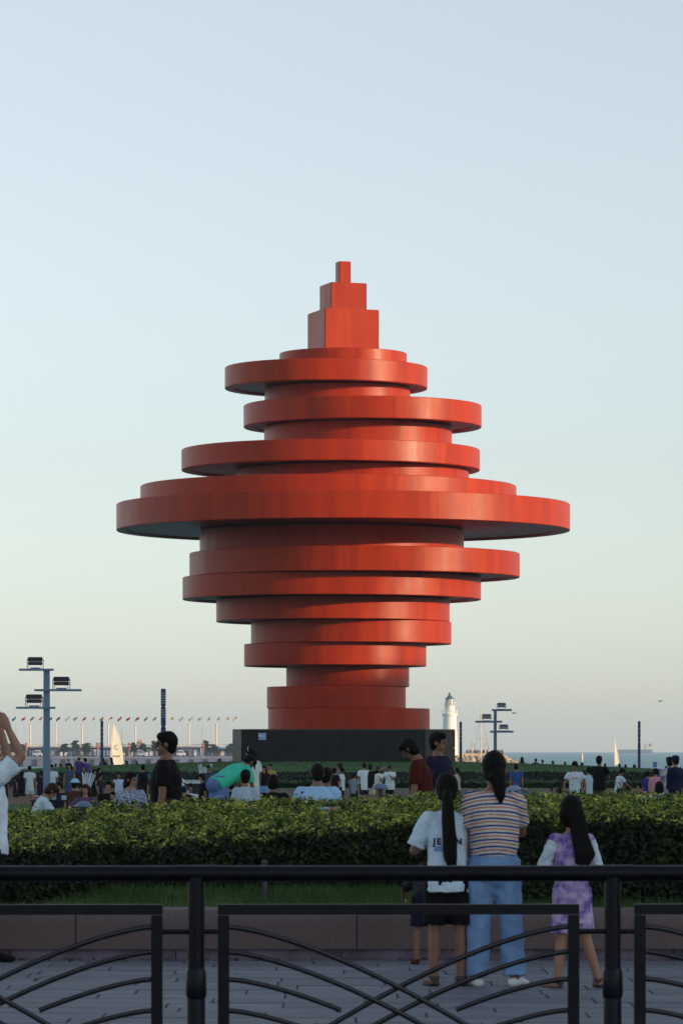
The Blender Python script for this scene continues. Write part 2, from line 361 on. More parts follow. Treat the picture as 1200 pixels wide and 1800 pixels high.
# a plain stack of whole round discs: (top row, bottom row, half width in pixels, shift)
DISCS = [(1246, 1283, 142, 10), (1208, 1246, 122, -12), (1172, 1208, 108, 8), (1133, 1172, 160, -14),
         (1094, 1133, 176, 14), (1055, 1094, 205, -18), (1016, 1055, 262, -20), (974, 1016, 290, 20),
         (934, 974, 232, -20), (888, 934, 398, 0), (856, 888, 330, -26), (828, 856, 205, 16), (792, 828, 262, -22),
         (752, 792, 165, 26), (714, 752, 209, 34), (684, 714, 128, -10), (647, 684, 178, -30), (622, 647, 112, 0)]
for (t, b_, hw, sh) in DISCS:
    r = hw/SC; z0 = MZ(b_)-Z0+.004; z1 = MZ(t)-Z0; bm = bmesh.new()
    lathe(bm, [(r-.55, z0+.12), (r-.5, z0), (r-.03, z0), (r, z0+.03), (r, z1-.03), (r-.03, z1), (r*.3, z1+.0)], 160, (sh/SC, 0, 0))
    o = ob('disc', bm, m_red, mon, True); o.data.set_sharp_from_angle(angle=R(20))
# plain stepped spire
for (t, b_, hw, rz) in [(548, 622, 50, 18), (500, 548, 33, 18), (460, 500, 11, 18)]:
    h = hw/SC; bm = bmesh.new(); box(bm, -h, h, -h, h, MZ(b_)-Z0+.003, MZ(t)-Z0, .04)
    o = ob('spire_block', bm, m_red, mon); o.rotation_euler = (0, 0, R(rz))
# pedestal
m_blk = mat('black_granite', (.008, .0055, .006), .28, .45, 1.6, .12, 5, spec=.22)
ped = thing('pedestal', (0.1, 230, .7), 'dark polished granite pedestal with eight sides under the red sculpture', 'pedestal')
PT = MZ(1283)-.7; pts = [Vector((x, y, 0)) for x, y in ((-5.85, -6.5), (4.7, -6.5), (6.5, -4.3), (6.5, 4.3), (4.7, 6.5), (-5.85, 6.5), (-6.4, 5.2), (-6.4, -5.2))]
bm = bmesh.new(); vb = [bm.verts.new((p.x*.99, p.y*.99, 0)) for p in pts]; vt = [bm.verts.new((p.x*.99, p.y*.99, PT-.06)) for p in pts]
for k in range(8): bm.faces.new((vb[k], vb[(k+1) % 8], vt[(k+1) % 8], vt[k]))
bm.faces.new(vt); bm.faces.new(vb[::-1]); ob('core', bm, mat('joint_dark', (.008, .008, .008), .8), ped)
bm = bmesh.new(); vb = [bm.verts.new((p.x*1.006, p.y*1.006, PT-.06)) for p in pts]; vt = [bm.verts.new((p.x*1.006, p.y*1.006, PT)) for p in pts]
for k in range(8): bm.faces.new((vb[k], vb[(k+1) % 8], vt[(k+1) % 8], vt[k]))
bm.faces.new(vt); bm.faces.new(vb[::-1]); ob('coping', bm, mat('coping_granite', (.06, .05, .055), .35, .2, 3), ped)
for k in range(8):
    a, c = pts[k], pts[(k+1) % 8]; d_ = (c-a); L = d_.length; d_.normalize(); nv = Vector((d_.y, -d_.x, 0)); NP = max(1, round(L/1.18))
    for rr_ in range(2):
        for j in range(NP):
            p0 = a+d_*(L*j/NP+.012); p1 = a+d_*(L*(j+1)/NP-.012); hh = (PT-.07)/2; z0, z1 = rr_*hh+.008, (rr_+1)*hh-.008
            bm = bmesh.new(); q = [bm.verts.new(p+nv*o_+Vector((0, 0, z))) for z in (z0, z1) for p, o_ in ((p0, -.05), (p1, -.05), (p1, .03), (p0, .03))]
            for fc in ((0, 1, 2, 3), (7, 6, 5, 4), (0, 4, 5, 1), (1, 5, 6, 2), (2, 6, 7, 3), (3, 7, 4, 0)): bm.faces.new([q[i] for i in fc])
            bmesh.ops.recalc_face_normals(bm, faces=bm.faces); ob('granite_panel', bm, m_blk, ped)
m_sb = mat('sign_blue', hexc('4a86c8'), .4); m_sw = mat('sign_white', (.7, .75, .8), .4)
def notice(px, py, label):
    y_ = 230-6.5; p = W(px, py, y_-.06) 
    if px > 700:
        a, c = pts[1], pts[2]; X_ = (px-CX)/SC; f_ = (X_-.1-a.x)/(c.x-a.x); Y_ = 230+a.y+(c.y-a.y)*f_; p = W(px, py, Y_-.06); rz = math.atan2(c.y-a.y, c.x-a.x)
    else: rz = 0
    t = thing('notice_board', p, label, 'sign', None, rz)
    bm = bmesh.new(); box(bm, -.23, .23, -.03, .0, -.2, .2, .004); ob('board', bm, m_sb, t)
    bm = bmesh.new(); box(bm, -.2, -.06, -.036, -.031, -.03, .12)
    for k in range(4): box(bm, -.03, .19-.04*(k % 2), -.036, -.031, .09-.05*k, .115-.05*k)
    box(bm, -.2, .19, -.036, -.031, -.16, -.12); box(bm, -.23, .23, -.036, -.031, .17, .19)
    ob('print', bm, m_sw, t)
notice(461, 1295, 'small blue and white notice near the left end of the dark pedestal')
notice(769, 1291, 'small blue notice on the right slanted side of the dark pedestal')

# ------------------------------------------------------------------ near railing
m_rail = mat('railing_paint', (.004, .0045, .010), .36, .3, 14, .08, 50, spec=.2)
m_bar = mat('bar_paint', (.005, .006, .012), .26, .2, 20, .05, 60, spec=.6)
RY = 18.7; PIT = 732/363.6
rl = thing('metal_railing', (0, RY, 0), 'dark metal railing with curved lens pattern panels across the foreground', 'railing', None, R(1.2))
zr = EYE-(1536-HZ)/363.6
bm = bmesh.new(); tube(bm, [(-5.5, 0, zr), (5.6, 0, zr)], .0385, 24, flat=True); ob('top_rail', bm, m_rail, rl, True)
for xs_ in (345-35, 345-35+732):
    bm = bmesh.new(); tube(bm, [((xs_-CX)/363.6, 0, zr), ((xs_+72-CX)/363.6, 0, zr)], .0405, 24, flat=True); ob('rail_sleeve', bm, m_rail, rl, True)
for i in range(-2, 4):
    xp = (345-CX)/363.6 + i*PIT
    bm = bmesh.new(); tube(bm, [(xp, 0, 0), (xp, 0, zr-.02)], .041, 20, flat=True); o = ob('post', bm, m_rail, rl, True)
    bm = bmesh.new(); lathe(bm, [(.043, .0), (.044, .02), (.044, EYE-(1760-HZ)/363.6-.0), (.043, EYE-(1757-HZ)/363.6)], 20, (xp, 0, 0)); 
    lathe(bm, [(.044, EYE-(1756-HZ)/363.6), (.05, EYE-(1750-HZ)/363.6), (.05, EYE-(1708-HZ)/363.6), (.044, EYE-(1703-HZ)/363.6)], 20, (xp, 0, 0))
    ob('collar', bm, m_rail, o, True)
    bm = bmesh.new(); tube(bm, [(xp-.175, 0, EYE-(1638-HZ)/363.6), (xp+.11, 0, EYE-(1638-HZ)/363.6)], .013, 10, flat=True); ob('bracket', bm, m_rail, rl, True)
def zz(py): return EYE-(py-HZ)/363.6
for i in range(-3, 3):
    x0 = (383-CX)/363.6 + i*PIT; x1 = x0 + 635/363.6; zt = zz(1590); tb = .055; zb = .12
    bm = bmesh.new(); box(bm, x0, x1, -.02, .02, zt-.05, zt, .003); box(bm, x0, x0+tb, -.02, .02, zb, zt-.052, .003); box(bm, x1-tb, x1, -.02, .02, zb, zt-.052, .003); box(bm, x0+tb, x1-tb, -.02, .02, zb, zb+.05, .003)
    pn = ob('panel', bm, m_rail, rl)
    for start in (1630, 1674, 1722, 1777):
        for sgn in (1, -1):
            pp = []; L = x1-x0-2*tb
            for k in range(40):
                u = k/39*L; upx = u*363.6; drop = 168*(upx/410)**1.45 if upx < 410 else 168+ (upx-410)*.60
                if start > 1700: drop *= .93 if upx < 250 else .97
                z_ = zz(start+drop)
                if z_ < zb+.04: break
                xx = x0+tb-.005+u if sgn > 0 else x1-tb+.005-u
                pp.append((xx, -.006*sgn, z_))
            if start in (1722,): pp = pp[:int(len(pp)*.62)]
            bm = bmesh.new(); tube(bm, pp, [(.006, .0125)]*len(pp), 8, side=(0, 1, 0), flat=True); ob('curved_bar', bm, m_bar, pn, True)

# ------------------------------------------------------------------ people
def person(px, top, s, label, group=None, yaw=0, h=None, pose='stand', shirt='FFFFFF', pants='1A1A22', bottom='shorts', hair='short', hcol=None,
           arms=None, lean=0, nod=0, turn=0, female=False, fat=1.0, hs=None, sleeve=.62, hem=-.12, skin=None, hat=None, g=None, name='person',
           vox=None, shoes='101014', shirt_mat=None, pants_mat=None, legs=None, pantw=1.0, seat=None, sleeve_mat=None, flare=.022, detail=None, cat='person'):
    d = F/s; X = (px-CX)/s; ztop = EYE-(top-HZ)/s
    if g is None: g = G(X, d)
    U = Vector((0, math.sin(R(lean)), math.cos(R(lean)))); Fw = Vector((0, math.cos(R(lean)), -math.sin(R(lean))))
    Rt = Vector((1, 0, 0))
    # standing head height in unit body: pelvis .9 + .8 along U
    if pose == 'stand':
        unit = .90+.58*U.z+.22*math.cos(R(lean*.3+nod*.5))
        if h is None: h = 1.7*(ztop-g)/unit
        k = h/1.7; zp = .90
    else:
        k = (h or 1.6)/1.7; unit = .58*U.z+.22*math.cos(R(lean*.3+nod*.5))
        zp = (ztop-g)/k - unit
        if seat == 'ground': zp = max(zp, .12)
    det = detail if detail is not None else s > 100
    vox = vox or min(.022, max(.0065, 1.35/s))
    root = thing(name, (X, d, g), label, cat, group, R(yaw))
    skin = skin or SKIN; hcol = hcol or HAIR
    hs = hs or (1.0+max(0, (1.55-(h or 1.6)))*.45)
    P = Vector((0, 0, zp)); T = lambda x, f, u: P+Rt*x+Fw*f+U*u
    sw = (.165 if female else .185)*fat**.5
    body = bmesh.new()
    tor = [(-.09, .150, .105), (0, .160, .115), (.13, .128, .098), (.33, .148, .112), (.45, .150, .095), (.52, .085, .070), (.57, .052, .055)]
    tube(body, [T(0, .0, u) for u, a, c in tor], [(a*fat*.93, c*fat*.93) for u, a, c in tor], 16)
    neck = T(0, 0, .56); HU = (U*math.cos(R(nod))+Fw*math.sin(R(nod))).normalized()
    if lean > 20: HU = (U+Vector((0, 0, .4))).normalized(); HU = (HU*math.cos(R(nod))+Fw*math.sin(R(nod))).normalized()
    hc = neck + HU*(.135*hs)                              # head centre
    q = Quaternion(HU, R(turn)); HF = (q @ (Fw-HU*Fw.dot(HU)).normalized()); HR = HF.cross(HU)
    HM = Matrix((HR, HF, HU)).transposed()
    hp = lambda x, f, u: hc+(HR*x+HF*f+HU*u)*hs
    tube(body, [T(0, -.01, .48), hp(0, -.015, -.03)], [.052, .048], 12)
    blob(body, hp(0, -.01, .02), (.074*hs, .092*hs, .098*hs), HM); blob(body, hp(0, .018, -.045), (.056*hs, .066*hs, .068*hs), HM)
    if det:
        tube(body, [hp(0, .086, .012), hp(0, .104, -.022)], [.008*hs, .014*hs], 8)
        blob(body, hp(0, .082, .028), (.05*hs, .012*hs, .010*hs), HM, 8)
        blob(body, hp(0, .080, -.056), (.022*hs, .012*hs, .008*hs), HM, 8); blob(body, hp(0, .066, -.095), (.022*hs, .018*hs, .016*hs), HM, 8)
        for sx in (-1, 1): blob(body, hp(sx*.076, -.005, -.005), (.012*hs, .022*hs, .032*hs), HM, 8)
    # arms
    A = arms or {}
    default = dict(down=((.13, .02, -1), (.05, .15, -1)), front=((.12, .45, -.9), (-.35, .95, -.1)), fold=((.25, .25, -.95), (-.65, .75, .15)),
                   up=((.45, .35, .85), (.1, .5, .85)), reach=((.1, .55, -.8), (0, .8, -.55)), hang=((.05, .1, -1), (.0, .1, -1)), hip=((.75, -.1, -.7), (-.75, .2, -.55)),
                   phone=((.15, .35, -.92), (-.25, .75, .55)))
    shirt_bm = bmesh.new(); sl_parts = []
    LOOSE = .020 if sleeve < 1.3 else .024
    for sx, key in ((-1, 'L'), (1, 'R')):
        ar = A.get(key, 'down'); ar = default[ar] if isinstance(ar, str) else ar
        u1 = Vector((ar[0][0]*sx, ar[0][1], ar[0][2])).normalized(); u2 = Vector((ar[1][0]*sx, ar[1][1], ar[1][2])).normalized()
        sh = T(sx*sw, -.005, .475); el = sh+u1*.285; wr = el+u2*.235
        tube(body, [T(sx*.05, 0, .475), sh], [.05, .05*fat**.5], 12); tube(body, [sh, (sh+el)/2, el], [.050*fat**.4, .046*fat**.4, .036], 12)
        tube(body, [el, el+u2*.08, wr], [.037, .038, .025], 12)
        hd_ = u2; hside = Vector((1, 0, 0)) if abs(u2.x) < .8 else Vector((0, 0, 1)); s_, n_v = frame(hd_, hside)
        # palm faces inwards: width runs forward/back for a hanging hand
        wv_, th = (n_v, s_)
        tube(body, [wr, wr+hd_*.075], [(.018, .030), (.016, .040)], 10, side=th)
        if vox <= .008:
            curl = -th*sx
            for fi, (off, ln) in enumerate(((-.028, .062), (-.010, .072), (.009, .068), (.027, .052))):
                b0 = wr+hd_*.068+wv_*off; b1 = b0+hd_*ln*.5+curl*.006; b2 = b1+hd_*ln*.35+curl*.02; b3 = b2+hd_*ln*.2+curl*.022
                tube(body, [b0, b1, b2, b3], [.0095, .009, .008, .007], 8)
            b0 = wr+hd_*.02-wv_*.022; b1 = b0+hd_*.03-wv_*.025+curl*.008; b2 = b1+hd_*.032-wv_*.006+curl*.008
            tube(body, [b0, b1, b2], [.012, .011, .008], 8)
        else:
            tube(body, [wr+hd_*.07, wr+hd_*.14-th*sx*.02], [(.012, .036), (.010, .024)], 8, side=th)
            tube(body, [wr+hd_*.02-wv_*.02, wr+hd_*.08-wv_*.045], [.011, .009], 8)
        sl_bm = bmesh.new() if sleeve_mat else shirt_bm
        if sleeve_mat: sl_parts.append(sl_bm)
        tube(shirt_bm, [T(sx*.04, 0, .475), sh], [(.064, .058), (.060, .064*fat**.4)], 12)
        if sleeve > .05:
            e1 = sh+u1*.285*min(sleeve, 1); flare = flare if sleeve < 1 else .012
            tube(sl_bm, [sh, sh+(e1-sh)*.5, e1], [.064*fat**.4, .060*fat**.4+flare*.5, .055*fat**.3+flare], 14, flat=True)
            if sleeve > 1: tube(sl_bm, [e1, e1+(wr-e1)*(sleeve-1)*.5, e1+(wr-e1)*(sleeve-1)], [.058, .054, .048], 12)
    # shirt
    st = [(hem, .168, .130), (0, .168, .132), (.13, .155, .124), (.33, .163, .128), (.43, .160, .108), (.50, .105, .082), (.545, .062, .062)]
    if hem > -.05: st = [(max(hem, .06), .140, .115)]+st[2:]
    tube(shirt_bm, [T(0, 0, u) for u, a, c in st], [(a*fat+.004, c*fat+.004) for u, a, c in st], 20, flat=True)
    shm = shirt_mat or cloth(shirt)
    fo = .030 if s > 200 else (.014 if s > 100 else 0)
    so = fuse('shirt', shirt_bm, shm, root, vox, 2, fo, .10)
    for q_ in sl_parts: fuse('sleeve', q_, sleeve_mat, root, vox, 2, fo, .08)
    # legs
    pb = bmesh.new(); foot = bmesh.new()
    LG = legs or {}
    for sx, key in ((-1, 'L'), (1, 'R')):
        hip = P+Rt*sx*.085+Vector((0, 0, -.02))
        if key in LG: a1, a2, fdir = LG[key]
        elif pose == 'stand': a1, a2, fdir = (.05, .02, -1), (.02, -.03, -1), (.25, 1, 0)
        elif zp > .30: a1, a2, fdir = (.2, 1, -.05), (.05, .1, -1), (.1, 1, 0)
        else: a1, a2, fdir = (.55, .8, .12), (-.7, .25, -.15), (.3, 1, 0)
        a1 = Vector((a1[0]*sx, a1[1], a1[2])).normalized(); a2 = Vector((a2[0]*sx, a2[1], a2[2])).normalized()
        tl, slh = .42, .40
        if pose != 'stand' and zp > .30 and key not in LG: slh = max(.15, (zp-.02-.42*.05-.07)/abs(a2.z)) if abs(a2.z) > .3 else .4; slh = min(slh, .42)
        kn = hip+a1*tl; an_ = kn+a2*slh
        if pose == 'stand' and key not in LG: an_.z = .075
        tube(body, [hip, hip+(kn-hip)*.5, kn], [.080, .068, .052], 14); tube(body, [kn, kn+(an_-kn)*.3, an_], [.050, .052, .034], 14)
        fd = Vector((fdir[0]*sx, fdir[1], fdir[2])).normalized()
        heel = an_-fd*.03+Vector((0, 0, -.035)); toe = an_+fd*.17+Vector((0, 0, -.050))
        tube(body, [an_, heel+fd*.02], [.036, .034], 10)
        tube(foot if shoes != 'sandal' else body, [heel, heel+fd*.09+Vector((0, 0, .004)), toe-fd*.03, toe], [(.040, .038), (.044, .038), (.048, .030), (.036, .020)], 12)
        if shoes == 'sandal': tube(foot, [heel+Vector((0, 0, -.026)), toe+Vector((0, 0, -.014))], [(.050, .014), (.054, .012)], 10); tube(foot, [an_+fd*.10+Vector((-.045, 0, -.045)), an_+fd*.09+Vector((0, 0, -.012)), an_+fd*.10+Vector((.045, 0, -.045))], .010, 8); tube(foot, [an_+Vector((.044*math.cos(q_), .044*math.sin(q_)*1.1-.005, .0)) for q_ in [math.pi*j_/5 for j_ in range(11)]], .011, 8); tube(foot, [heel+Vector((-.03, .02, -.02)), heel+Vector((-.025, -.028, .02)), heel+Vector((.025, -.028, .02)), heel+Vector((.03, .02, -.02))], .012, 8); tube(foot, [heel+Vector((0, -.036, -.02)), heel+Vector((0, -.034, .035))], .014, 8)
        if bottom == 'trousers':
            e_ = an_+(kn-an_)*.03; tube(pb, [hip+Vector((0, 0, .05)), hip+(kn-hip)*.5, kn, e_], [.098*fat, .092*pantw, .078*pantw, .074*pantw], 14, flat=True)
        elif bottom == 'shorts':
            e_ = hip+(kn-hip)*.88; tube(pb, [hip+Vector((0, 0, .05)), hip+(kn-hip)*.5, e_], [.098*fat, .098*pantw, .100*pantw], 14, flat=True)
    if lean > 40: blob(pb, T(0, 0, -.08), (.17, .15, .14))
    if bottom in ('skirt', 'dress'):
        L = .45 if bottom == 'skirt' else .55
        if pose == 'stand': tube(pb, [P+Vector((0, 0, .12)), P+Vector((0, 0, -.05)), P+Vector((0, .0, -L))], [(.135*fat, .11*fat), (.175, .14), (.215, .17)], 20, flat=True)
        else: tube(pb, [P+Vector((0, 0, .1)), P+Vector((0, .1, 0)), P+Vector((0, .4, .0))], [(.14, .12), (.19, .13), (.2, .09)], 16, flat=True)
    else:
        tube(pb, [T(0, 0, .13), P, P+Vector((0, 0, -.10)), P+Vector((0, 0, -.17))], [(.135*fat, .108*fat), (.168*fat, .132*fat), (.165*fat, .128*fat), (.10*fat, .085*fat)], 18)
    bo = fuse('body', body, skin, root, vox, 2)
    fuse({'trousers': 'trousers', 'shorts': 'shorts', 'skirt': 'skirt', 'dress': 'skirt'}[bottom], pb, pants_mat or cloth(pants), root, vox, 6, fo, .12)
    if s > 45: fuse('shoes', foot, mat('sandal_leather', (.03, .018, .014), .5) if shoes == 'sandal' else cloth(shoes), root, max(vox, .006), 1)
    else: foot.free()
    # hair
    hb = bmesh.new()
    blob(hb, hp(0, -.022, .030), (.086*hs, .098*hs, .104*hs), HM); blob(hb, hp(0, .035, .075), (.070*hs, .062*hs, .050*hs), HM)
    blob(hb, hp(0, -.045, -.035), (.070*hs, .060*hs, .065*hs), HM)
    if hair == 'bob': blob(hb, hp(0, -.035, -.03), (.098*hs, .075*hs, .085*hs), HM)
    if hair == 'long':
        for sx in (-1, 0, 1): tube(hb, [hp(sx*.055, -.05, .03), hp(sx*.075, -.05, -.09), T(sx*.075, -.10, .42), T(sx*.07, -.12, .30)], [.05, .045, (.05, .03), (.025, .015)], 10)
    if hair == 'pony': tube(hb, [hp(0, -.09, .0), hp(0, -.12, -.06), T(0, -.13, .45), T(0, -.14, .33)], [.03, .032, .03, .014], 10)
    if hair == 'bun': blob(hb, hp(0, -.09, .07), (.04*hs, .04*hs, .04*hs), HM)
    extra = hair if callable(hair) else None
    if extra: extra(hb, hp, T, hs)
    fuse('hair', hb, hcol, root, max(vox, .008), 2, .006 if s > 100 else 0, .03)
    if det and abs(((yaw+turn+180) % 360)-180) > 50:
        eb = bmesh.new()
        for sx in (-1, 1): blob(eb, hp(sx*.030, .080, .008), (.013*hs, .008*hs, .006*hs), HM, 8)
        for sx in (-1, 1): tube(eb, [hp(sx*.015, .093, .031), hp(sx*.032, .092, .036), hp(sx*.048, .078, .030)], .003*hs, 6)
        ob('eyes', eb, EYE_M, root, True)
        mb = bmesh.new(); blob(mb, hp(0, .089, -.056), (.020*hs, .005*hs, .006*hs), HM, 10); ob('lips', mb, LIP_M, root, True)
    if hat:
        hb2 = bmesh.new(); kind, hc_ = hat
        blob(hb2, hp(0, -.015, .065), (.094*hs, .108*hs, .075*hs), HM)
        if kind == 'cap': blob(hb2, hp(0, .11, .055), (.065*hs, .06*hs, .010*hs), HM)
        if kind == 'bucket' or kind == 'straw': 
            rr_ = .145 if kind == 'bucket' else .19; blob(hb2, hp(0, -.01, .045), (rr_*hs, rr_*hs, .018*hs), HM)
        fuse('hat', hb2, cloth(hc_), root, max(vox, .008), 1)
    root.scale = (k, k, k)
    root['hp'] = 0; del root['hp']
    info = dict(root=root, T=T, hp=hp, k=k, zp=zp, HM=HM, shirt=so, X=X, d=d, g=g)
    if pose != 'stand' and zp > .30 and seat != 'none':
        # folding stool under a seated figure
        st_ = thing('folding_stool', (X, d, g), 'low stool under the '+' '.join(label.replace(',', '').split()[:9]), 'stool', 'folding stools among the picnickers', R(yaw))
        zs = zp*k-.12*k; bm = bmesh.new(); box(bm, -.18, .18, -.15, .15, zs-.02, zs, .005); ob('seat', bm, cloth('27406A'), st_)
        for sx in (-1, 1):
            for sy in (-1, 1):
                bm = bmesh.new(); tube(bm, [(sx*.16, sy*.13, 0), (sx*.16, -sy*.13, zs-.02)], .009, 6, flat=True); ob('leg', bm, m_rail, st_)
    return info
# ---- foreground group
m_stripe = bpy.data.materials.new('striped_knit'); m_stripe.use_nodes = True; n = m_stripe.node_tree; b = n.nodes['Principled BSDF']; b.inputs['Roughness'].default_value = .9; b.inputs['Specular IOR Level'].default_value = .15
tc = n.nodes.new('ShaderNodeTexCoord'); sx_ = n.nodes.new('ShaderNodeSeparateXYZ'); n.links.new(tc.outputs['Object'], sx_.inputs[0])
nz = n.nodes.new('ShaderNodeTexNoise'); nz.inputs['Scale'].default_value = 4; nz.inputs['Detail'].default_value = 2; n.links.new(tc.outputs['Object'], nz.inputs['Vector'])
def mth(n, op, a=None, b=None, c=None):
    q = n.nodes.new('ShaderNodeMath'); q.operation = op
    for i, v_ in enumerate((a, b, c)):
        if v_ is None: continue
        if isinstance(v_, (int, float)): q.inputs[i].default_value = v_
        else: n.links.new(v_, q.inputs[i])
    return q.outputs[0]
x2 = mth(n, 'MULTIPLY', sx_.outputs[0], sx_.outputs[0])
zz_ = mth(n, 'ADD', mth(n, 'ADD', sx_.outputs[2], mth(n, 'MULTIPLY', x2, .9)), mth(n, 'MULTIPLY', nz.outputs['Fac'], .035))
fr = mth(n, 'FRACT', mth(n, 'MULTIPLY', zz_, 1/.0535))
rp = n.nodes.new('ShaderNodeValToRGB'); rp.color_ramp.interpolation = 'CONSTANT'; e = rp.color_ramp.elements
cream = (.64, .57, .49, 1); blue = (.02, .06, .26, 1); salm = (.42, .17, .13, 1)
e[0].position = 0; e[0].color = cream; e[1].position = .12; e[1].color = salm
k_ = e.new(.30); k_.color = cream; k_ = e.new(.55); k_.color = blue; k_ = e.new(.80); k_.color = cream
n.links.new(fr, rp.inputs[0]); n.links.new(rp.outputs[0], b.inputs['Base Color'])
nb = n.nodes.new('ShaderNodeTexNoise'); nb.inputs['Scale'].default_value = 9; n.links.new(tc.outputs['Object'], nb.inputs['Vector'])
bp = n.nodes.new('ShaderNodeBump'); bp.inputs['Strength'].default_value = .6; bp.inputs['Distance'].default_value = .03; n.links.new(nb.outputs['Fac'], bp.inputs['Height']); n.links.new(bp.outputs[0], b.inputs['Normal'])

m_denim = mat('light_denim', (.17, .29, .50), .85, .22, 5, .8, 11, stretch=(1.5, 1.5, .8), spec=.15)
def tiedye(name, a, b2, c=None, sc_=7):
    m = mat(name, a, .85, .1, sc_, .4, 14, spec=.2); r = [x for x in m.node_tree.nodes if x.type == 'VALTORGB'][0].color_ramp
    r.elements[0].color = a+(1,); r.elements[1].color = b2+(1,); r.elements[0].position = .38; r.elements[1].position = .62
    if c: q = r.elements.new(.5); q.color = c+(1,)
    return m
m_purp = tiedye('purple_tie_dye', (.16, .08, .34), (.50, .42, .62), None, 9)
m_white_sl = cloth('C4D8E4')
FG = F/252.0
def pony_long(hb, hp, T, hs):
    tube(hb, [hp(-.0, -.10, -.02), hp(-.005, -.14, -.09), T(0, -.155, .44), T(.01, -.165, .30), T(.015, -.165, .16), T(.03, -.15, .06)], [.032, .048, .056, .060, .058, .034], 12)
def pony_low(hb, hp, T, hs):
    tube(hb, [hp(.02, -.08, -.05), hp(.035, -.09, -.11), T(.045, -.115, .51), T(.05, -.12, .46)], [.07, .055, .04, .014], 12)
def hair_blown(hb, hp, T, hs):
    blob(hb, hp(0, -.03, -.02), (.098*hs, .088*hs, .10*hs))
    for a, b3 in ((-.03, .02), (.0, .05), (.03, .08), (.05, .11)):
        tube(hb, [hp(a, -.06, .0), hp(a+.03, -.09, -.10), T(b3, -.135, .44), T(b3+.02, -.155, .36), T(b3+.0, -.155, .29-b3)], [.045, .036, .034, .034, .015], 10)
    tube(hb, [hp(.05, -.06, -.08), T(.13, -.13, .44), T(.17, -.14, .34), T(.14, -.15, .26)], [.04, .04, .035, .012], 10)
girl = person(786, 1372, 252, 'girl with long black ponytail in white shirt and black shorts beside the striped shirt woman', pose='stand', g=0, yaw=2, female=True,
    arms={'L': ((.38, .10, -.92), (-.25, .95, .1)), 'R': 'fold'}, shirt='C2D8E6', pants='08080A', bottom='shorts', hair=pony_long, nod=12, lean=4, shoes='sandal', sleeve=.85, hem=-.13, pantw=1.0, skin=SKIN_D, hs=1.14, fat=1.02)
wom = person(868, 1330, 252, 'woman in striped shirt and light blue wide jeans seen from behind', pose='stand', g=0, yaw=-2, female=True,
    arms={'L': 'hang', 'R': ((.10, .50, -.85), (-.5, .85, .1))}, shirt_mat=m_stripe, pants_mat=m_denim, bottom='trousers', pantw=1.15, hair=pony_low, nod=6, shoes='D8DCE0', sleeve=.70, hem=-.02, fat=1.14, flare=.004, skin=SKIN_D, hs=1.06,
    legs={'L': ((.07, .02, -1), (.03, -.02, -1), (.55, .85, 0)), 'R': ((.10, .04, -1), (.06, -.06, -1), (.5, .9, 0))})
gp = person(1004, 1416, 254, 'small girl in purple tie dye shirt and shorts with white sleeves, hair blown aside', pose='stand', g=0, yaw=6, female=True,
    arms={'L': ((.30, .25, -.9), (-.3, .9, .1)), 'R': ((.30, .25, -.9), (-.3, .9, .1))}, shirt_mat=m_purp, pants_mat=m_purp, sleeve_mat=m_white_sl, bottom='shorts', hair=hair_blown, nod=8, shoes='sandal', sleeve=1.05, hem=-.30, fat=.98, hs=1.26,
    legs={'L': ((.02, .03, -1), (.1, -.03, -1), (.6, .8, 0)), 'R': ((.12, .02, -1), (.30, -.04, -1), (.6, .8, 0))}, skin=SKIN)
man = person(-22, 1300, 226, 'man in pale blue white t-shirt raising an arm, cut off by the left edge', pose='stand', yaw=-70, g=0, arms={'R': ((.15, .80, .75), (-.1, -.45, 1)), 'L': ((.1, .6, .45), (0, -.2, .9))}, shirt='CFE0EA', pants='0A0A0C', bottom='shorts', sleeve=.75, hem=-.08, fat=1.15, skin=SKIN)
kid = person(747, 1560, 229, 'small child in dark clothes bending over the planter wall behind the ponytail girl', pose='stand', h=.98, yaw=0, g=0, shirt='16181F', pants='15182A', bottom='shorts', skin=SKIN_D, lean=72, shoes='4A2410', arms={'L': ((.3, .9, -.2), (0, .8, -.5)), 'R': ((.3, .9, -.2), (0, .8, -.5))})
# ---- middle distance, just behind the hedge
people = []
P_ = person
a = P_(292, 1290, 176, 'big man in black t-shirt walking left in profile behind the hedge', yaw=84, arms={'L': 'down', 'R': ((.05, -.05, -1), (.0, .25, -1))}, shirt='07060A', pants='07070A', bottom='shorts', fat=1.22, skin=SKIN_D, hem=-.2, sleeve=.7, turn=6)
def glasses(info, hx='202020', m_=None):
    bm = bmesh.new(); hp = info['hp']
    for sx in (-1, 1):
        pts_ = [hp(sx*.032+.024*math.cos(t), .094, .006+.017*math.sin(t)) for t in [2*math.pi*k/14 for k in range(15)]]
        tube(bm, pts_, .0022, 6, flat=True); tube(bm, [hp(sx*.056, .092, .008), hp(sx*.078, .0, .008)], .0022, 6, flat=True)
    tube(bm, [hp(-.01, .097, .01), hp(.01, .097, .01)], .0022, 6, flat=True)
    ob('glasses', bm, mat('glasses_frame', (.05, .05, .055), .3), info['root'])
glasses(a)
a = P_(745, 1298, 160, 'stooping person in dark red t-shirt with head bowed, in front of the navy shirted man', yaw=78, lean=8, nod=34, arms={'L': 'down', 'R': ((.1, .0, -1), (0, .25, -1))}, shirt='48140E', pants='0C0A0C', bottom='trousers', hair='bob', fat=1.05, skin=SKIN_D, hem=-.2, sleeve=.75)
glasses(a)
a = P_(770, 1290, 156, 'man in navy polo shirt looking right, beside the dark red shirt', yaw=-120, turn=10, shirt='1C1838', pants='0C0A0C', bottom='trousers', fat=1.15, skin=SKIN_D, hem=-.18, sleeve=.7)
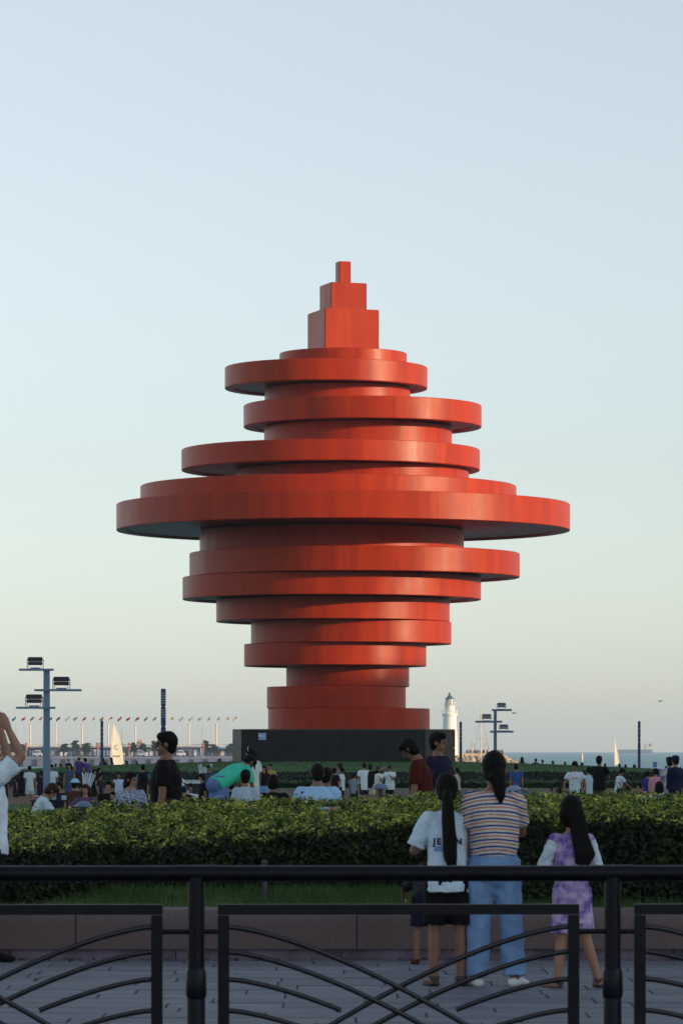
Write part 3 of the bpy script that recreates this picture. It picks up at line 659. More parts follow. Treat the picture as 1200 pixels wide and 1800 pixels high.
m_floral = mat('floral_blouse', (.06, .10, .24), .85, .1, 55, .2, 20); _r = [x for x in m_floral.node_tree.nodes if x.type == 'VALTORGB'][0].color_ramp
_r.elements[0].color = (.03, .05, .16, 1); _r.elements[1].color = (.42, .48, .60, 1); _r.elements[0].position = .46; _r.elements[1].position = .54
a = P_(230, 1359, 124, 'woman with glasses in blue floral blouse seated facing right', yaw=-148, turn=28, pose='sit', h=1.6, shirt_mat=m_floral, pants='15151A', bottom='trousers', hair='bob', fat=1.3, female=True, sleeve=.6, arms={'L': 'down', 'R': 'down'})
glasses(a)
a = P_(60, 1376, 122, 'young person in white t-shirt sitting side on at the left, head bent forward', yaw=-80, pose='sit', h=1.5, shirt='BCD2DE', pants='15151A', bottom='trousers', hcol=HAIR_B, hair='bob', nod=35, lean=18, arms={'L': 'reach', 'R': 'reach'}, sleeve=.7)
a = P_(558, 1346, 142, 'broad man in pale blue t-shirt seated with his back to us', yaw=3, pose='sit', h=1.72, shirt='9CC4E6', pants='15151A', bottom='trousers', fat=1.35, skin=SKIN_D, nod=10)
P_(574, 1352, 132, 'dark haired person in navy just right of the pale blue t-shirt man', yaw=-25, pose='sit', h=1.6, shirt='10121C', pants='101014', bottom='trousers', skin=SKIN_D)
a = P_(434, 1336, 112, 'bending girl in turquoise t-shirt and blue denim skirt reaching down', yaw=-52, lean=62, nod=14, g=.25, h=1.66, shirt='3FC0A4', pants='5C76AC', bottom='skirt', arms={'L': ((.0, .25, -1), (0, .15, -1)), 'R': ((.05, .35, -1), (0, .2, -1))}, sleeve=.8, hem=-.1, fat=1.1, skin=SKIN_D)
# the bending pose carries the head forward: slide the whole figure back so that the head sits where it should
a['root'].location.x -= .44
def headband(info):
    bm = bmesh.new(); hp = info['hp']; tube(bm, [hp(.093*math.cos(t), .0, .03+.108*math.sin(t)) for t in [math.pi*k/12 for k in range(13)]], .008, 8); ob('headband', bm, cloth('C8B0A8'), info['root'])
a = P_(441, 1316, 96, 'woman with headband and ponytail in white tee, just behind the bending girl', yaw=35, turn=40, shirt='C8D4D4', pants='15151A', bottom='trousers', hair='pony', female=True, nod=20, fat=1.15, skin=SKIN_D); headband(a)
P_(432, 1358, 130, 'dark haired child in pale shirt with a dark shoulder strap, below the bending girl', yaw=-15, pose='sit', h=1.3, shirt='A9BCD0', pants='15151A', bottom='trousers')
P_(480, 1364, 120, 'dark clothed person with round dark hair seated right of the headband woman', yaw=0, pose='sit', h=1.6, shirt='0C0A0E', pants='101014', bottom='trousers', hair='bob', skin=SKIN_D)
P_(1176, 1334, 84, 'person in pastel tie dye shirt holding something, near the right edge', yaw=12, turn=25, shirt_mat=tiedye('pastel_tie_dye', (.45, .42, .50), (.55, .50, .36), (.20, .22, .55), 6), pants='0C0C10', bottom='trousers', hair='bob', fat=1.12, hem=-.2)
P_(1186, 1332, 86, 'person with navy cap and navy jacket at the right edge', yaw=40, shirt='141A38', pants='101014', bottom='trousers', hat=('cap', '16204A'), sleeve=1.9, fat=1.2)
P_(1158, 1376, 98, 'person in black with rounded back turned, below the pastel tie dye shirt', yaw=0, pose='sit', h=1.6, shirt='060608', pants='08080A', bottom='trousers', hair='bob', fat=1.4)
info = P_(1010, 1342, 84, 'boy in white t-shirt with orange lettering facing us, looking down', yaw=172, nod=12, shirt='C4D2DE', pants='0E0E12', bottom='shorts', arms={'L': ((.4, .1, -.9), (.1, .2, -1)), 'R': ((.4, .1, -.9), (.1, .2, -1))}, fat=1.08, skin=SKIN_D)
tee_boy = info
P_(1053, 1331, 76, 'man in black t-shirt and khaki trousers seen from behind, right of the lettered tee boy', yaw=-25, shirt='0A090C', pants='4A4338', bottom='trousers', arms={'L': 'front', 'R': 'front'}, fat=1.12, skin=SKIN_D)
P_(1034, 1350, 62, 'person in pale blue tee half hidden left of the black shirted man', yaw=10, shirt='AFC4D4', pants='3A4660', bottom='trousers')
a = P_(1086, 1352, 62, 'man in white tee with a dark cross bag reaching out to the right', yaw=-70, nod=25, lean=8, shirt='C4D2DE', pants='14141A', bottom='trousers', arms={'L': 'reach', 'R': 'reach'}, skin=SKIN_D)
bm = bmesh.new(); T = a['T']; tube(bm, [T(-.12, .10, .50), T(0, .15, .28), T(.17, .08, .03)], .016, 6, flat=True); tube(bm, [T(-.12, .0, .54), T(0, -.13, .3), T(.17, -.06, .03)], .016, 6, flat=True); tube(bm, [T(.19, -.08, .0), T(.19, .1, .0)], [(.06, .1), (.06, .1)], 10); ob('cross_bag', bm, cloth('0E0F16'), a['root'])
C = [  # px, head row, px per metre, label, options
 (52, 1347, 43, 'man in white tee seen from behind, left of the floodlight mast', dict(yaw=10, shirt='C6D6DE', pants='B8C4CC', bottom='shorts', hem=-.25)),
 (38, 1357, 43, 'long haired person in dark top left of the white tee man', dict(yaw=0, shirt='14141A', hair='long')),
 (28, 1364, 42, 'person in dark clothes partly behind the raised arm at far left', dict(yaw=20, shirt='1A1820', h=1.2)),
 (91, 1345, 43, 'man in white tee and dark shorts facing us, right of the floodlight mast', dict(yaw=175, shirt='C6D6DE', pants='17171C', hem=-.22, skin=SKIN_D)),
 (72, 1356, 44, 'dark haired person just left of the floodlight mast', dict(yaw=30, shirt='22202A', hair='bob')),
 (122, 1343, 44, 'woman in grey blue dress with a pale headband', dict(yaw=170, shirt='3E5070', pants='3E5070', bottom='dress', hair='long', female=True, sleeve=.2)),
 (139, 1331, 40, 'girl in purple shirt and pale straw hat standing on the retaining wall', dict(yaw=10, shirt='4A3A78', pants='2A2A4A', hat=('straw', 'B8A078'), g=.0)),
 (155, 1334, 40, 'girl in purple shirt leaning to the left beside the straw hat girl', dict(yaw=60, lean=18, shirt='4A3A80', pants='4A5A90', hair='bob', g=.0, arms={'L': 'down', 'R': ((.7, -.2, -.6), (.1, .3, -1))})),
 (120, 1336, 29, 'dark shirted man rising above the lawn edge, left of the straw hat girl', dict(yaw=170, shirt='1A1014', g=-.25)),
 (166, 1353, 46, 'dark haired man left of two others in the dark cluster', dict(yaw=-140, shirt='121016')),
 (174, 1351, 46, 'tall dark haired person at the back of the dark cluster', dict(yaw=-120, shirt='121016', hair='bob')),
 (176, 1361, 56, 'man in navy tee facing right in the dark cluster', dict(yaw=-110, shirt='1A1C30', pants='101014', skin=SKIN_D)),
 (191, 1374, 82, 'smiling man in black jacket seated left of the glasses woman', dict(yaw=170, pose='sit', h=1.65, shirt='08080A', pants='08080A', bottom='trousers', skin=SKIN, sleeve=1.9)),
 (198, 1401, 84, 'small child whose face peeks just over the hedge', dict(yaw=160, pose='sit', h=1.0, shirt='14141A', seat='ground')),
 (209, 1359, 60, 'man in white tank top with arms spread', dict(yaw=175, shirt='AEC4E0', sleeve=.05, arms={'L': ((.8, .1, -.6), (.2, .2, -1)), 'R': ((.8, .1, -.6), (.2, .2, -1))}, skin=SKIN_D)),
 (150, 1380, 88, 'long haired woman in mauve cardigan seated facing us', dict(yaw=172, pose='sit', h=1.6, shirt='5A4A62', pants='3A3A50', bottom='trousers', hair='long', hcol=HAIR_B, female=True, sleeve=1.8, arms={'L': 'hip', 'R': 'hip'})),
 (132, 1371, 80, 'person in brown top and pale blue bucket hat seen from behind', dict(yaw=-15, pose='sit', h=1.6, shirt='4A2E2A', pants='22222A', bottom='trousers', hat=('bucket', '9CC0DC'), fat=1.15)),
 (251, 1345, 50, 'person in black sports top with turquoise shoulders seen from behind', dict(yaw=5, shirt='0A0A0E', pants='0C0C10', sleeve_mat=cloth('2A7A80'), hem=-.22, fat=1.15, arms={'L': 'down', 'R': 'down'})),
 (269, 1358, 58, 'woman in cream skirt half hidden by the big black shirted man', dict(yaw=20, shirt='3A2A22', pants='A89878', bottom='dress', female=True)),
 (321, 1348, 60, 'person in grey blue shirt and colourful cap bending left', dict(yaw=70, lean=25, shirt='7088A8', pants='6080A0', bottom='trousers', hat=('cap', '8A7A50'), arms={'L': 'reach', 'R': 'reach'})),
 (319, 1374, 82, 'child with white hat and pale scarf beside the big man', dict(yaw=165, pose='sit', h=1.2, shirt='8CA4C0', hat=('cap', 'D8DCE4'), skin=SKIN_D)),
 (335, 1381, 84, 'child in white and black top facing us', dict(yaw=178, pose='sit', h=1.15, shirt='C4CCD4', skin=SKIN_D)),
 (354, 1361, 60, 'man in black shirt seated and facing left beside the light stick bundle', dict(yaw=120, pose='sit', h=1.7, shirt='0C0A0E', bottom='trousers', skin=SKIN_D)),
 (366, 1346, 52, 'seller in grey shirt behind the right bundle of light sticks', dict(yaw=165, shirt='34424E', skin=SKIN_D)),
 (357, 1380, 92, 'person in black with white cap bending low over the grass', dict(yaw=75, pose='sit', h=1.6, lean=45, shirt='08080A', bottom='trousers', hat=('cap', 'D0D4D8'), fat=1.2)),
 (464, 1347, 52, 'woman in black crop top and loose blue jeans', dict(yaw=172, shirt='0A0A0C', pants='6A94C0', bottom='trousers', pantw=1.5, hem=.06, female=True, hair='long')),
 (475, 1344, 47, 'smiling child in yellow tee standing behind the blue jeans woman', dict(yaw=178, shirt='A08A50', pants='2A2A30', g=-.35)),
 (588, 1351, 50, 'dark haired woman in black carrying a white strap bag', dict(yaw=-40, shirt='14121A', hair='bob', pants='101014', bottom='trousers')),
 (600, 1350, 48, 'young man in white tee and dark trousers facing left', dict(yaw=70, shirt='C4D4DE', pants='1C2030', bottom='trousers', skin=SKIN_D)),
 (597, 1343, 44, 'person with dark bob behind the white tee young man', dict(yaw=60, shirt='6A7480', hair='bob', bottom='trousers')),
 (622, 1360, 50, 'boy in striped shirt with black backpack', dict(yaw=-30, shirt='8090A4', pants='14141A')),
 (640, 1342, 45, 'tall man in white tee and plaid shorts seen from behind', dict(yaw=5, shirt='D0E0EA', pants='2A2438', hem=-.22)),
 (651, 1344, 45, 'person in black top stretching one arm up to the right', dict(yaw=-20, shirt='0E0C10', pants='B8B09C', arms={'L': 'down', 'R': ((1.0, .1, .45), (.9, .1, .45))}, hair='bob', skin=SKIN)),
 (664, 1349, 44, 'woman in white blouse facing us under the stretched arm', dict(yaw=165, shirt='D0D4D0', pants='8A7060', hair='bob', female=True, arms={'L': 'phone', 'R': 'hip'})),
 (685, 1346, 43, 'stout man in white tee and black shorts looking at his phone', dict(yaw=150, nod=20, shirt='C8D8E2', pants='0C0C10', fat=1.25, hem=-.2, arms={'L': 'phone', 'R': 'phone'}, skin=SKIN_D)),
 (725, 1347, 50, 'boy in blue tee looking right, left of the dark red shirt', dict(yaw=-80, shirt='3C5CA0', pants='20283C', bottom='trousers')),
 (791, 1348, 48, 'man in slate shirt looking left, beside the white topped woman', dict(yaw=80, shirt='26303E', pants='14141A', bottom='trousers')),
 (803, 1351, 46, 'woman with ponytail in cream white top', dict(yaw=60, shirt='B8B8A0', pants='14141A', bottom='trousers', hair='pony', female=True)),
 (907, 1344, 48, 'boy in blue tee seen from behind, right of the striped shirt woman', dict(yaw=-8, shirt='34508C', pants='182040', bottom='shorts')),
 (8, 1361, 46, 'dark haired person at the far left edge beyond the raised arm', dict(yaw=30, shirt='20202A')),
 (104, 1388, 78, 'person in dark purple top sitting behind the low trinket table', dict(yaw=150, pose='sit', h=1.5, shirt='1C1838', seat='ground')),
 (246, 1398, 92, 'small dark head just over the hedge right of the glasses woman', dict(yaw=0, pose='sit', h=1.3, shirt='14141A', seat='ground')),
 (304, 1378, 70, 'child in dark jacket right behind the big black shirted man', dict(yaw=160, pose='sit', h=1.3, shirt='14121A')),
 (405, 1388, 84, 'person in rust brown top crouching below the bending girl', dict(yaw=60, pose='sit', h=1.5, shirt='2A1612', seat='ground', hair='bob')),
 (1096, 1390, 70, 'dark haired child left of the pink patterned child', dict(yaw=-140, pose='sit', h=1.2, shirt='1A1A20', seat='ground')),
 (966, 1387, 62, 'man lying low, only his face above the hedge', dict(yaw=150, pose='sit', h=1.6, shirt='1A1A22', seat='ground')),
 (982, 1389, 62, 'person holding up a white phone just over the hedge', dict(yaw=20, pose='sit', h=1.5, shirt='101016', seat='ground')),
 (1123, 1379, 62, 'child in pink patterned shirt crouching', dict(yaw=110, pose='sit', h=1.2, shirt='B87088', seat='ground')),
 (1104, 1384, 62, 'child in orange top reaching up towards the cross bag man', dict(yaw=60, pose='sit', h=1.2, shirt='8A4420', seat='ground', arms={'L': 'up', 'R': 'down'})),
 (1138, 1357, 57, 'child in purple tee seen from behind beside the pink jacket', dict(yaw=-25, shirt='3A2C7C', pants='14141A')),
 (1152, 1353, 60, 'woman in pink jacket with black hat and shoulder strap seen from behind', dict(yaw=-10, shirt='C08C98', pants='0A0A0C', bottom='trousers', sleeve=1.8, hat=('bucket', '100C10'), fat=1.15, female=True)),
]
for px, tp, s, lb, kw in C:
    kw.setdefault('vox', .02 if s < 70 else .016)
    P_(px, tp, s, lb, 'people gathered on the lawn behind the hedge', **kw)
# people sitting beyond the crest of the lawn, only heads and shoulders in view
H_ = [(5, 1345, 'first head from the left edge above the lawn line'), (32, 1345, 'person in white whose dark head shows left of the floodlight mast above the lawn line', ),
      (98, 1343, 'seated person whose dark head shows above the lawn, just right of the floodlight mast'), (106, 1344, 'seated person behind the lawn edge, second head right of the floodlight mast'),
      (181, 1333, 'dark long haired head at the foot of the slim lamp column left of the sail'), (195, 1332, 'seated person in white at the left foot of the big white sail'),
      (222, 1341, 'seated person just right of the big white sail'), (240, 1342, 'low dark head on the lawn line between sail and big man'),
      (386, 1341, 'dark head on the lawn line above the bending girl'), (541-60, 1341, 'faint head beside the left end of the pedestal'),
      (917, 1331, 'seated man with bare shoulders above the lawn, right of the striped shirt woman'), (941, 1334, 'dark head third along the lawn line right of the striped shirt woman'),
      (953, 1336, 'dark round head on the lawn line above and left of the white tee boy'), (971, 1341, 'low dark head on the lawn line left of the white tee boy'),
      (993, 1346, 'lowest dark head on the lawn line, just left of the white tee boy'), (1023, 1351, 'dark head between the white tee boy and the black shirt man'),
      (1063, 1350, 'dark head right of the black shirted man on the lawn line'), (1088, 1347, 'seated person below the right sailboat'), (1099, 1349, 'person with dark hair right of the sailboat on the lawn line'),
      (1115, 1351, 'low head left of the right slim lamp column'), (1170, 1352, 'head beside the moored motorboat')]
for i, (px, tp, lb) in enumerate(H_):
    P_(px, tp, 28, lb, 'people sitting beyond the lawn edge', pose='sit', h=random.uniform(1.55, 1.7), seat='ground', yaw=random.choice([0, 20, -30, 160, 60]),
       shirt=random.choice(['1A1A24', 'B8C4CC', '2A3450', '3A2020', '14141A']), vox=.022, hair=random.choice(['short', 'bob', 'long']))

bake_all()

# lettering on the white shirt of the ponytail girl and the boy's tee, laid on the cloth
def print_on(info, chars, name, m_, zc, back=True, size=.07):
    o = info['shirt']; bpy.context.view_layer.update(); dg = bpy.context.evaluated_depsgraph_get()
    bvh = BVHTree.FromObject(o, dg); bm = bmesh.new()
    for ch, x0, dz, hh, sh in chars:
        cu = bpy.data.curves.new('t', 'FONT'); cu.body = ch; cu.size = size*hh; cu.offset = .0025*sh; cu.align_x = 'CENTER'
        t_ = bpy.data.objects.new('t', cu); col.objects.link(t_); bpy.context.view_layer.update()
        me = bpy.data.meshes.new_from_object(t_.evaluated_get(bpy.context.evaluated_depsgraph_get()))
        tb = bmesh.new(); tb.from_mesh(me); bmesh.ops.triangulate(tb, faces=tb.faces); bmesh.ops.subdivide_edges(tb, edges=tb.edges, cuts=2)
        vm = {}
        for v_ in tb.verts:
            x = v_.co.x*(1 if back else -1)+x0; z = v_.co.y+zc+dz; sgn = -1 if back else 1
            hit = bvh.ray_cast(Vector((x, sgn*1.0, z)), Vector((0, -sgn, 0)))
            y_ = (hit[0].y if hit[0] else sgn*.13)+sgn*.004
            vm[v_.index] = bm.verts.new((x, y_, z))
        for f_ in tb.faces:
            try: bm.faces.new([vm[v_.index] for v_ in f_.verts])
            except ValueError: pass
        tb.free(); bpy.data.objects.remove(t_); 
    ob(name, bm, m_, info['root'])
ink = mat('print_ink', (.012, .015, .04), .7); ink2 = mat('print_blue', (.16, .28, .48), .7); ink3 = mat('print_orange', (.55, .20, .05), .7)
z_sh = girl['zp']+.27
print_on(girl, [('J', -.112, 0, 1.0, 1.6), ('E', -.076, 0, 1.0, 1.6), ('N', .088, .0, 1.0, 1.6)], 'shirt_lettering', ink, z_sh)
print_on(girl, [('####', -.078, -.035, .45, 1), ('####', -.078, -.055, .45, 1)], 'shirt_small_print', ink2, z_sh)
print_on(tee_boy, [('ripple', 0, 0, 1.0, .6)], 'shirt_lettering', ink3, tee_boy['zp']+.33, False, .09)
# ------------------------------------------------------------------ small things among the people
m_stick = mat('light_stick', (.55, .65, .72), .35); 
def sticks(px, py, s, n_, label):
    t = thing('light_stick_bundle', W(px, py, F/s)+Vector((0, 0, -.25)), label, 'light sticks', 'bundles of white light sticks')
    for i in range(n_):
        a_ = (i/(n_-1)-.5); bm = bmesh.new(); l_ = random.uniform(.5, .62)
        tube(bm, [(a_*.18, random.uniform(-.03, .03), 0), (a_*.45+.08, random.uniform(-.05, .05), l_)], .02, 8); ob('light_stick', bm, m_stick, t, True)
    bm = bmesh.new(); tube(bm, [(0, 0, -1.2), (0, 0, .05)], [.13, .16], 12); ob('holder', bm, cloth('1C1620'), t, True)
sticks(152, 1377, 50, 8, 'tall bundle of white light sticks beside the purple shirted girls')
sticks(357, 1362, 50, 7, 'bundle of white light sticks right of the big black shirted man')
def phone(px, py, d, label, rz=0):
    t = thing('smartphone', W(px, py, d), label, 'phone', None, rz); bm = bmesh.new(); box(bm, -.037, .037, -.004, .004, -.075, .075, .003); ob('case', bm, mat('phone_case', (.5, .55, .6), .3), t)
    bm = bmesh.new(); box(bm, -.033, .033, -.006, -.0045, -.07, .07); ob('screen', bm, mat('phone_glass', (.02, .02, .025), .1), t)
phone(978, 1390, F/62-.15, 'white phone held up over the hedge by a seated person')
# patterned blue bag and cushion behind the striped woman
t = thing('backpack', W(903, 1392, 48), 'bright blue patterned bag behind the shoulder of the striped shirt woman', 'bag'); bm = bmesh.new()
blob(bm, (0, 0, -.02), (.12, .08, .10)); blob(bm, (.0, 0, -.35), (.14, .1, .3)); ob('bag_body', bm, tiedye('bag_pattern', (.10, .35, .50), (.35, .22, .30), None, 22), t, True)
bm = bmesh.new(); tube(bm, [(-.05, 0, .06), (0, 0, .12), (.05, 0, .06)], .008, 8); ob('handle', bm, cloth('C04060'), t, True)
t = thing('umbrella', W(918, 1393, 47.4), 'small blue sun umbrella lying open right of the patterned bag', 'umbrella'); bm = bmesh.new()
lathe(bm, [(.15, -.045), (.145, -.03), (.12, -.005), (.07, .02), (.01, .035)], 16); o = ob('canopy', bm, cloth('35608E'), t, True)
bm = bmesh.new(); tube(bm, [(0, 0, .02), (0, 0, -1.25)], .008, 8); ob('shaft', bm, m_rail, t, True)
# low table with things in front of the seated white tee youth
t = thing('folding_table', W(88, 1407, 56), 'low dark folding table with trinkets on it beside the seated white tee youth', 'table'); bm = bmesh.new(); box(bm, -.28, .28, -.15, .15, -.02, 0, .004); ob('tabletop', bm, cloth('20222C'), t)
for sx in (-1, 1):
    for sy in (-1, 1):
        bm = bmesh.new(); zf_ = G(0, 56)-t.location.z; tube(bm, [(sx*.25, sy*.12, -.02), (sx*.27, sy*.13, zf_)], .01, 6, flat=True); ob('leg', bm, m_rail, t)
for i, (dx, c_) in enumerate([(-.2, 'B07080'), (-.1, 'A08060'), (.05, '9AC8A0'), (.2, 'B8C8D8')]):
    tk = thing('trinket_box', t.location+Vector((dx, 0, .004)), ['pink', 'tan', 'pale green', 'pale blue'][i]+' small box of trinkets on the low folding table', 'box', 'trinkets on the low table')
    bm = bmesh.new(); box(bm, -.035, .035, -.03, .03, 0, .05, .006); o = ob('box_body', bm, cloth(c_), tk); bm = bmesh.new(); box(bm, -.04, .04, -.035, .035, .05, .062, .003); ob('lid', bm, cloth('D0D4D8'), tk)
t = thing('cardboard_tray', W(339, 1378, F/66), 'white tray resting on the grass beyond the white hatted child', 'tray'); bm = bmesh.new(); box(bm, -.2, .2, -.1, .1, 0, .09, .01); ob('tray_body', bm, cloth('C0CCD8'), t)
bm = bmesh.new(); box(bm, -.21, .21, -.11, .11, .09, .1, .003); ob('rim', bm, cloth('C0CCD8'), t); bm = bmesh.new(); box(bm, -.17, .17, -.08, .08, G(0, 100)-1.0, 0); ob('stand', bm, cloth('30343C'), t)
# scraps caught in the hedge
for i, (px, py, d, c_) in enumerate([(572, 1429, 34.3, '8EA4B8'), (588, 1428, 34.3, 'A87878'), (1163, 1405, 35.2, 'A8C4DC'), (1155, 1414, 34.6, '8AA0C0'), (1138, 1413, 34.7, 'B8C8D4')]):
    p_ = W(px, py, d); p_.z = max(p_.z, float(hedge_surf(np.array(p_.x), np.array(1+(p_.y-float(hedge_front(p_.x))-.26)/(36.05-float(hedge_front(p_.x))-.26)))[1])+.03)
    bm = bmesh.new(); bmesh.ops.create_icosphere(bm, subdivisions=2, radius=.035)
    for v_ in bm.verts: v_.co = Vector((v_.co.x*1.3, v_.co.y, v_.co.z*.5))*(1+.4*noise.noise(v_.co*60))
    o = ob('paper_scrap', bm, cloth(c_)); o.location = p_; tag(o, ['pale crumpled wrapper on the hedge top left of the mushroom lamp', 'reddish wrapper beside a pale one on the hedge top', 'light blue wrapper caught in the hedge under the pink jacket', 'grey blue wrapper low in the hedge at the right', 'whitish wrapper in the hedge left of two blue ones'][i], 'litter', 'wrappers caught in the hedge')

# mushroom lamps
m_cap = mat('lamp_cap', (.10, .15, .26), .4); m_stem = mat('lamp_stem', (.03, .03, .035), .5)
for px, py, s, lb in [(147, 1420, 197, 'mushroom shaped garden lamp in the left part of the hedge'), (388, 1409, 190, 'mushroom shaped garden lamp in the hedge below the bending girl'), (668, 1388, 189, 'mushroom shaped garden lamp standing in front of the white shirted crowd')]:
    p_ = W(px, py, F/s); zb_ = .55; t = thing('garden_lamp', (p_.x, p_.y, zb_), lb, 'garden lamp', 'mushroom lamps in the hedge'); h_ = p_.z-zb_+.03
    bm = bmesh.new(); lathe(bm, [(.020, 0), (.020, h_-.02)], 14); ob('stem', bm, m_stem, t, True)
    bm = bmesh.new(); lathe(bm, [(.02, h_-.028), (.072, h_-.026), (.075, h_-.018), (.064, h_+.004), (.045, h_+.018), (.02, h_+.026), (.003, h_+.028)], 24); ob('lamp_cap', bm, m_cap, t, True)
p_ = W(465, 1570, 31.6); t = thing('garden_stake', (p_.x, p_.y, G(p_.x, p_.y)), 'thin dark post standing in the grass strip before the hedge', 'post'); bm = bmesh.new(); lathe(bm, [(.024, -.02), (.024, .30), (.02, .31)], 12); ob('stem', bm, m_stem, t, True)
bm = bmesh.new(); lathe(bm, [(.028, .31), (.028, .33), (.01, .34)], 12); ob('cap', bm, m_stem, t, True)

# ------------------------------------------------------------------ floodlight masts
m_mast = mat('mast_paint', (.13, .23, .36), .45, .1, 2); m_fl = mat('floodlight_dark', (.012, .012, .03), .35, .2, 8); m_fl2 = mat('floodlight_blue', (.09, .14, .24), .4, .1, 8); m_met = mat('bracket_metal', (.35, .3, .25), .4, metal=.6)
def floodlight(px, py, d, wpx, label, m_, parent_z=None):
    s = F/d; w_ = wpx/s; p_ = W(px, py, d); t = thing('floodlight', p_, label, 'floodlight', 'floodlights on the masts'); h_ = w_*.72
    bm = bmesh.new(); box(bm, -w_*.46, w_*.46, -w_*.28, w_*.2, h_*.62, h_, w_*.04); ob('housing', bm, m_, t)
    bm = bmesh.new(); box(bm, -w_*.44, w_*.44, -w_*.26, w_*.22, h_*.30, h_*.60, w_*.03); ob('gear_box', bm, m_, t)
    bm = bmesh.new()
    for k in range(9): box(bm, -w_*.42+k*w_*.105-.006, -w_*.42+k*w_*.105+.006, -w_*.30, -w_*.282, h_*.66, h_*.96)
    ob('cooling_fins', bm, m_, t)
    for sx in (-1, 1):
        bm = bmesh.new(); tube(bm, [(sx*w_*.5, 0, 0), (sx*w_*.5, 0, h_*.75)], w_*.025, 8, flat=True); tube(bm, [(sx*w_*.5, 0, h_*.75), (sx*w_*.42, -w_*.05, h_*.8)], w_*.03, 8); tube(bm, [(sx*w_*.38, -w_*.22, 0), (sx*w_*.38, -w_*.22, h_*.32)], w_*.015, 6); ob('bracket', bm, m_met, t, True)
    bm = bmesh.new(); box(bm, -w_*.3, w_*.3, -w_*.2, w_*.2, 0, h_*.10, .01); ob('base_plate', bm, m_mast, t)
def mast(px_top, ptop, px_bot, d, wpx, shelves, lights, label, m_, gl):
    s = F/d; X_ = (px_top-CX)/s; g_ = G(X_, d); t = thing('floodlight_mast', (X_, d, g_), label, 'lighting mast', 'lighting masts on the lawn'); hw = wpx/s/2; zt = EYE-(ptop-HZ)/s-g_
    bm = bmesh.new(); box(bm, -hw, hw, -hw, hw, 0, zt, hw*.12)
    for v_ in bm.verts:
        if v_.co.z < .5: v_.co.x *= 1.15; v_.co.y *= 1.15
    ob('pole', bm, m_mast, t)
    for a0, a1, py in shelves:
        bm = bmesh.new(); z_ = EYE-(py-HZ)/s-g_; box(bm, (a0-px_top)/s, (a1-px_top)/s, -hw*2.2, hw*2.2, z_-1.8/s, z_+1.8/s, .01); ob('shelf', bm, m_mast, t)
    for (lx, ly, lw, lb) in lights: floodlight(lx, ly, d, lw, lb, gl)
mast(82, 1177, 77, 150, 10.5, [(34, 94, 1177.5), (61, 143, 1213.5), (29, 97, 1244.5)],
     [(62, 1175.5, 28, 'dark floodlight on the top shelf of the left mast'), (108, 1211.5, 30, 'dark floodlight on the middle shelf right of the left mast'), (60, 1242.5, 30, 'dark floodlight on the lowest shelf of the left mast')], 'tall blue grey mast with three shelves of floodlights at the left', m_fl, m_fl)
mast(870, 1248, 870, 240, 5.2, [(864, 899, 1248.5), (835, 882, 1269), (861, 902, 1286.5)],
     [(881, 1247.3, 16, 'blue grey floodlight on the top shelf of the right mast'), (855, 1267.8, 17, 'blue grey floodlight on the middle shelf left of the right mast'), (885, 1285.3, 16, 'darker floodlight on the lowest shelf of the right mast')], 'slim blue mast with three floodlight shelves behind the striped shirt woman', m_fl2, m_fl2)
# slim lamp columns
m_navy = mat('navy_column', (.012, .025, .12), .45, .1, 3); m_lv = mat('louvre_glass', (.30, .34, .36), .3)
for px, tp, d, wpx, lb, lv in [(287, 1211, 135, 9, 'tall navy lamp column with louvred head behind the big black shirted man', True), (179, 1267, 240, 5, 'slim navy lamp column left of the big white sail', False),
                               (809.5, 1269, 240, 4.6, 'slim navy lamp column right of the lighthouse', False), (1123, 1268, 240, 5, 'slim navy lamp column at the right over the sea', False)]:
    s = F/d; X_ = (px-CX)/s; g_ = G(X_, d)-.1; t = thing('lamp_column', (X_, d, g_), lb, 'lamp column', 'slim lamp columns on the lawn'); r_ = wpx/s/2; zt = EYE-(tp-HZ)/s-g_
    prof = [(r_, 0)]
    for q in (.62, .70, .86): prof += [(r_, zt*q-.03), (r_*.7, zt*q-.025), (r_*.7, zt*q+.025), (r_, zt*q+.03)]
    prof += [(r_, zt-.04), (r_*.85, zt)]
    bm = bmesh.new(); lathe(bm, prof, 20); ob('column', bm, m_navy, t, True)
    bm = bmesh.new(); rows = [(.96, 5), (.83, 4)] if lv else [(.79, 2)]
    for q, k_ in rows:
        for j in range(k_): lathe(bm, [(r_*1.04, zt*q-j*.085), (r_*1.04, zt*q-j*.085+.03)], 20)
    ob('louvre', bm, m_lv, t, True)

# ------------------------------------------------------------------ far marina on the left
D1 = 1100.; S1 = F/D1
m_bw = mat('breakwater_concrete', (.12, .15, .24), .85, .25, .08, .3, .5)
t = thing('breakwater', ((205-CX)/S1, D1, SEA-.5), 'long grey concrete breakwater wall of the marina at the left', 'breakwater')
top_ = EYE-(1331-HZ)/S1-SEA+.5; x0_, x1_ = (-900-CX)/S1-t.location.x, (600-CX)/S1-t.location.x
bm = bmesh.new(); box(bm, x0_, x1_, 0, 22, 0, top_); ob('wall', bm, m_bw, t)
bm = bmesh.new(); box(bm, x0_, x1_, -.25, .3, top_-.35, top_+.02); ob('coping', bm, mat('coping_pale', (.22, .22, .26), .8), t)
for i in range(60):
    xx = x0_+ (x1_-x0_)*(i+.5)/60; bm = bmesh.new(); box(bm, xx-.5, xx+.5, -.35, -.01, .3, top_-.7, .05); ob('fender', bm, mat('fender_rubber', (.02, .02, .03)), t)
zt_ = EYE-(1331-HZ)/S1
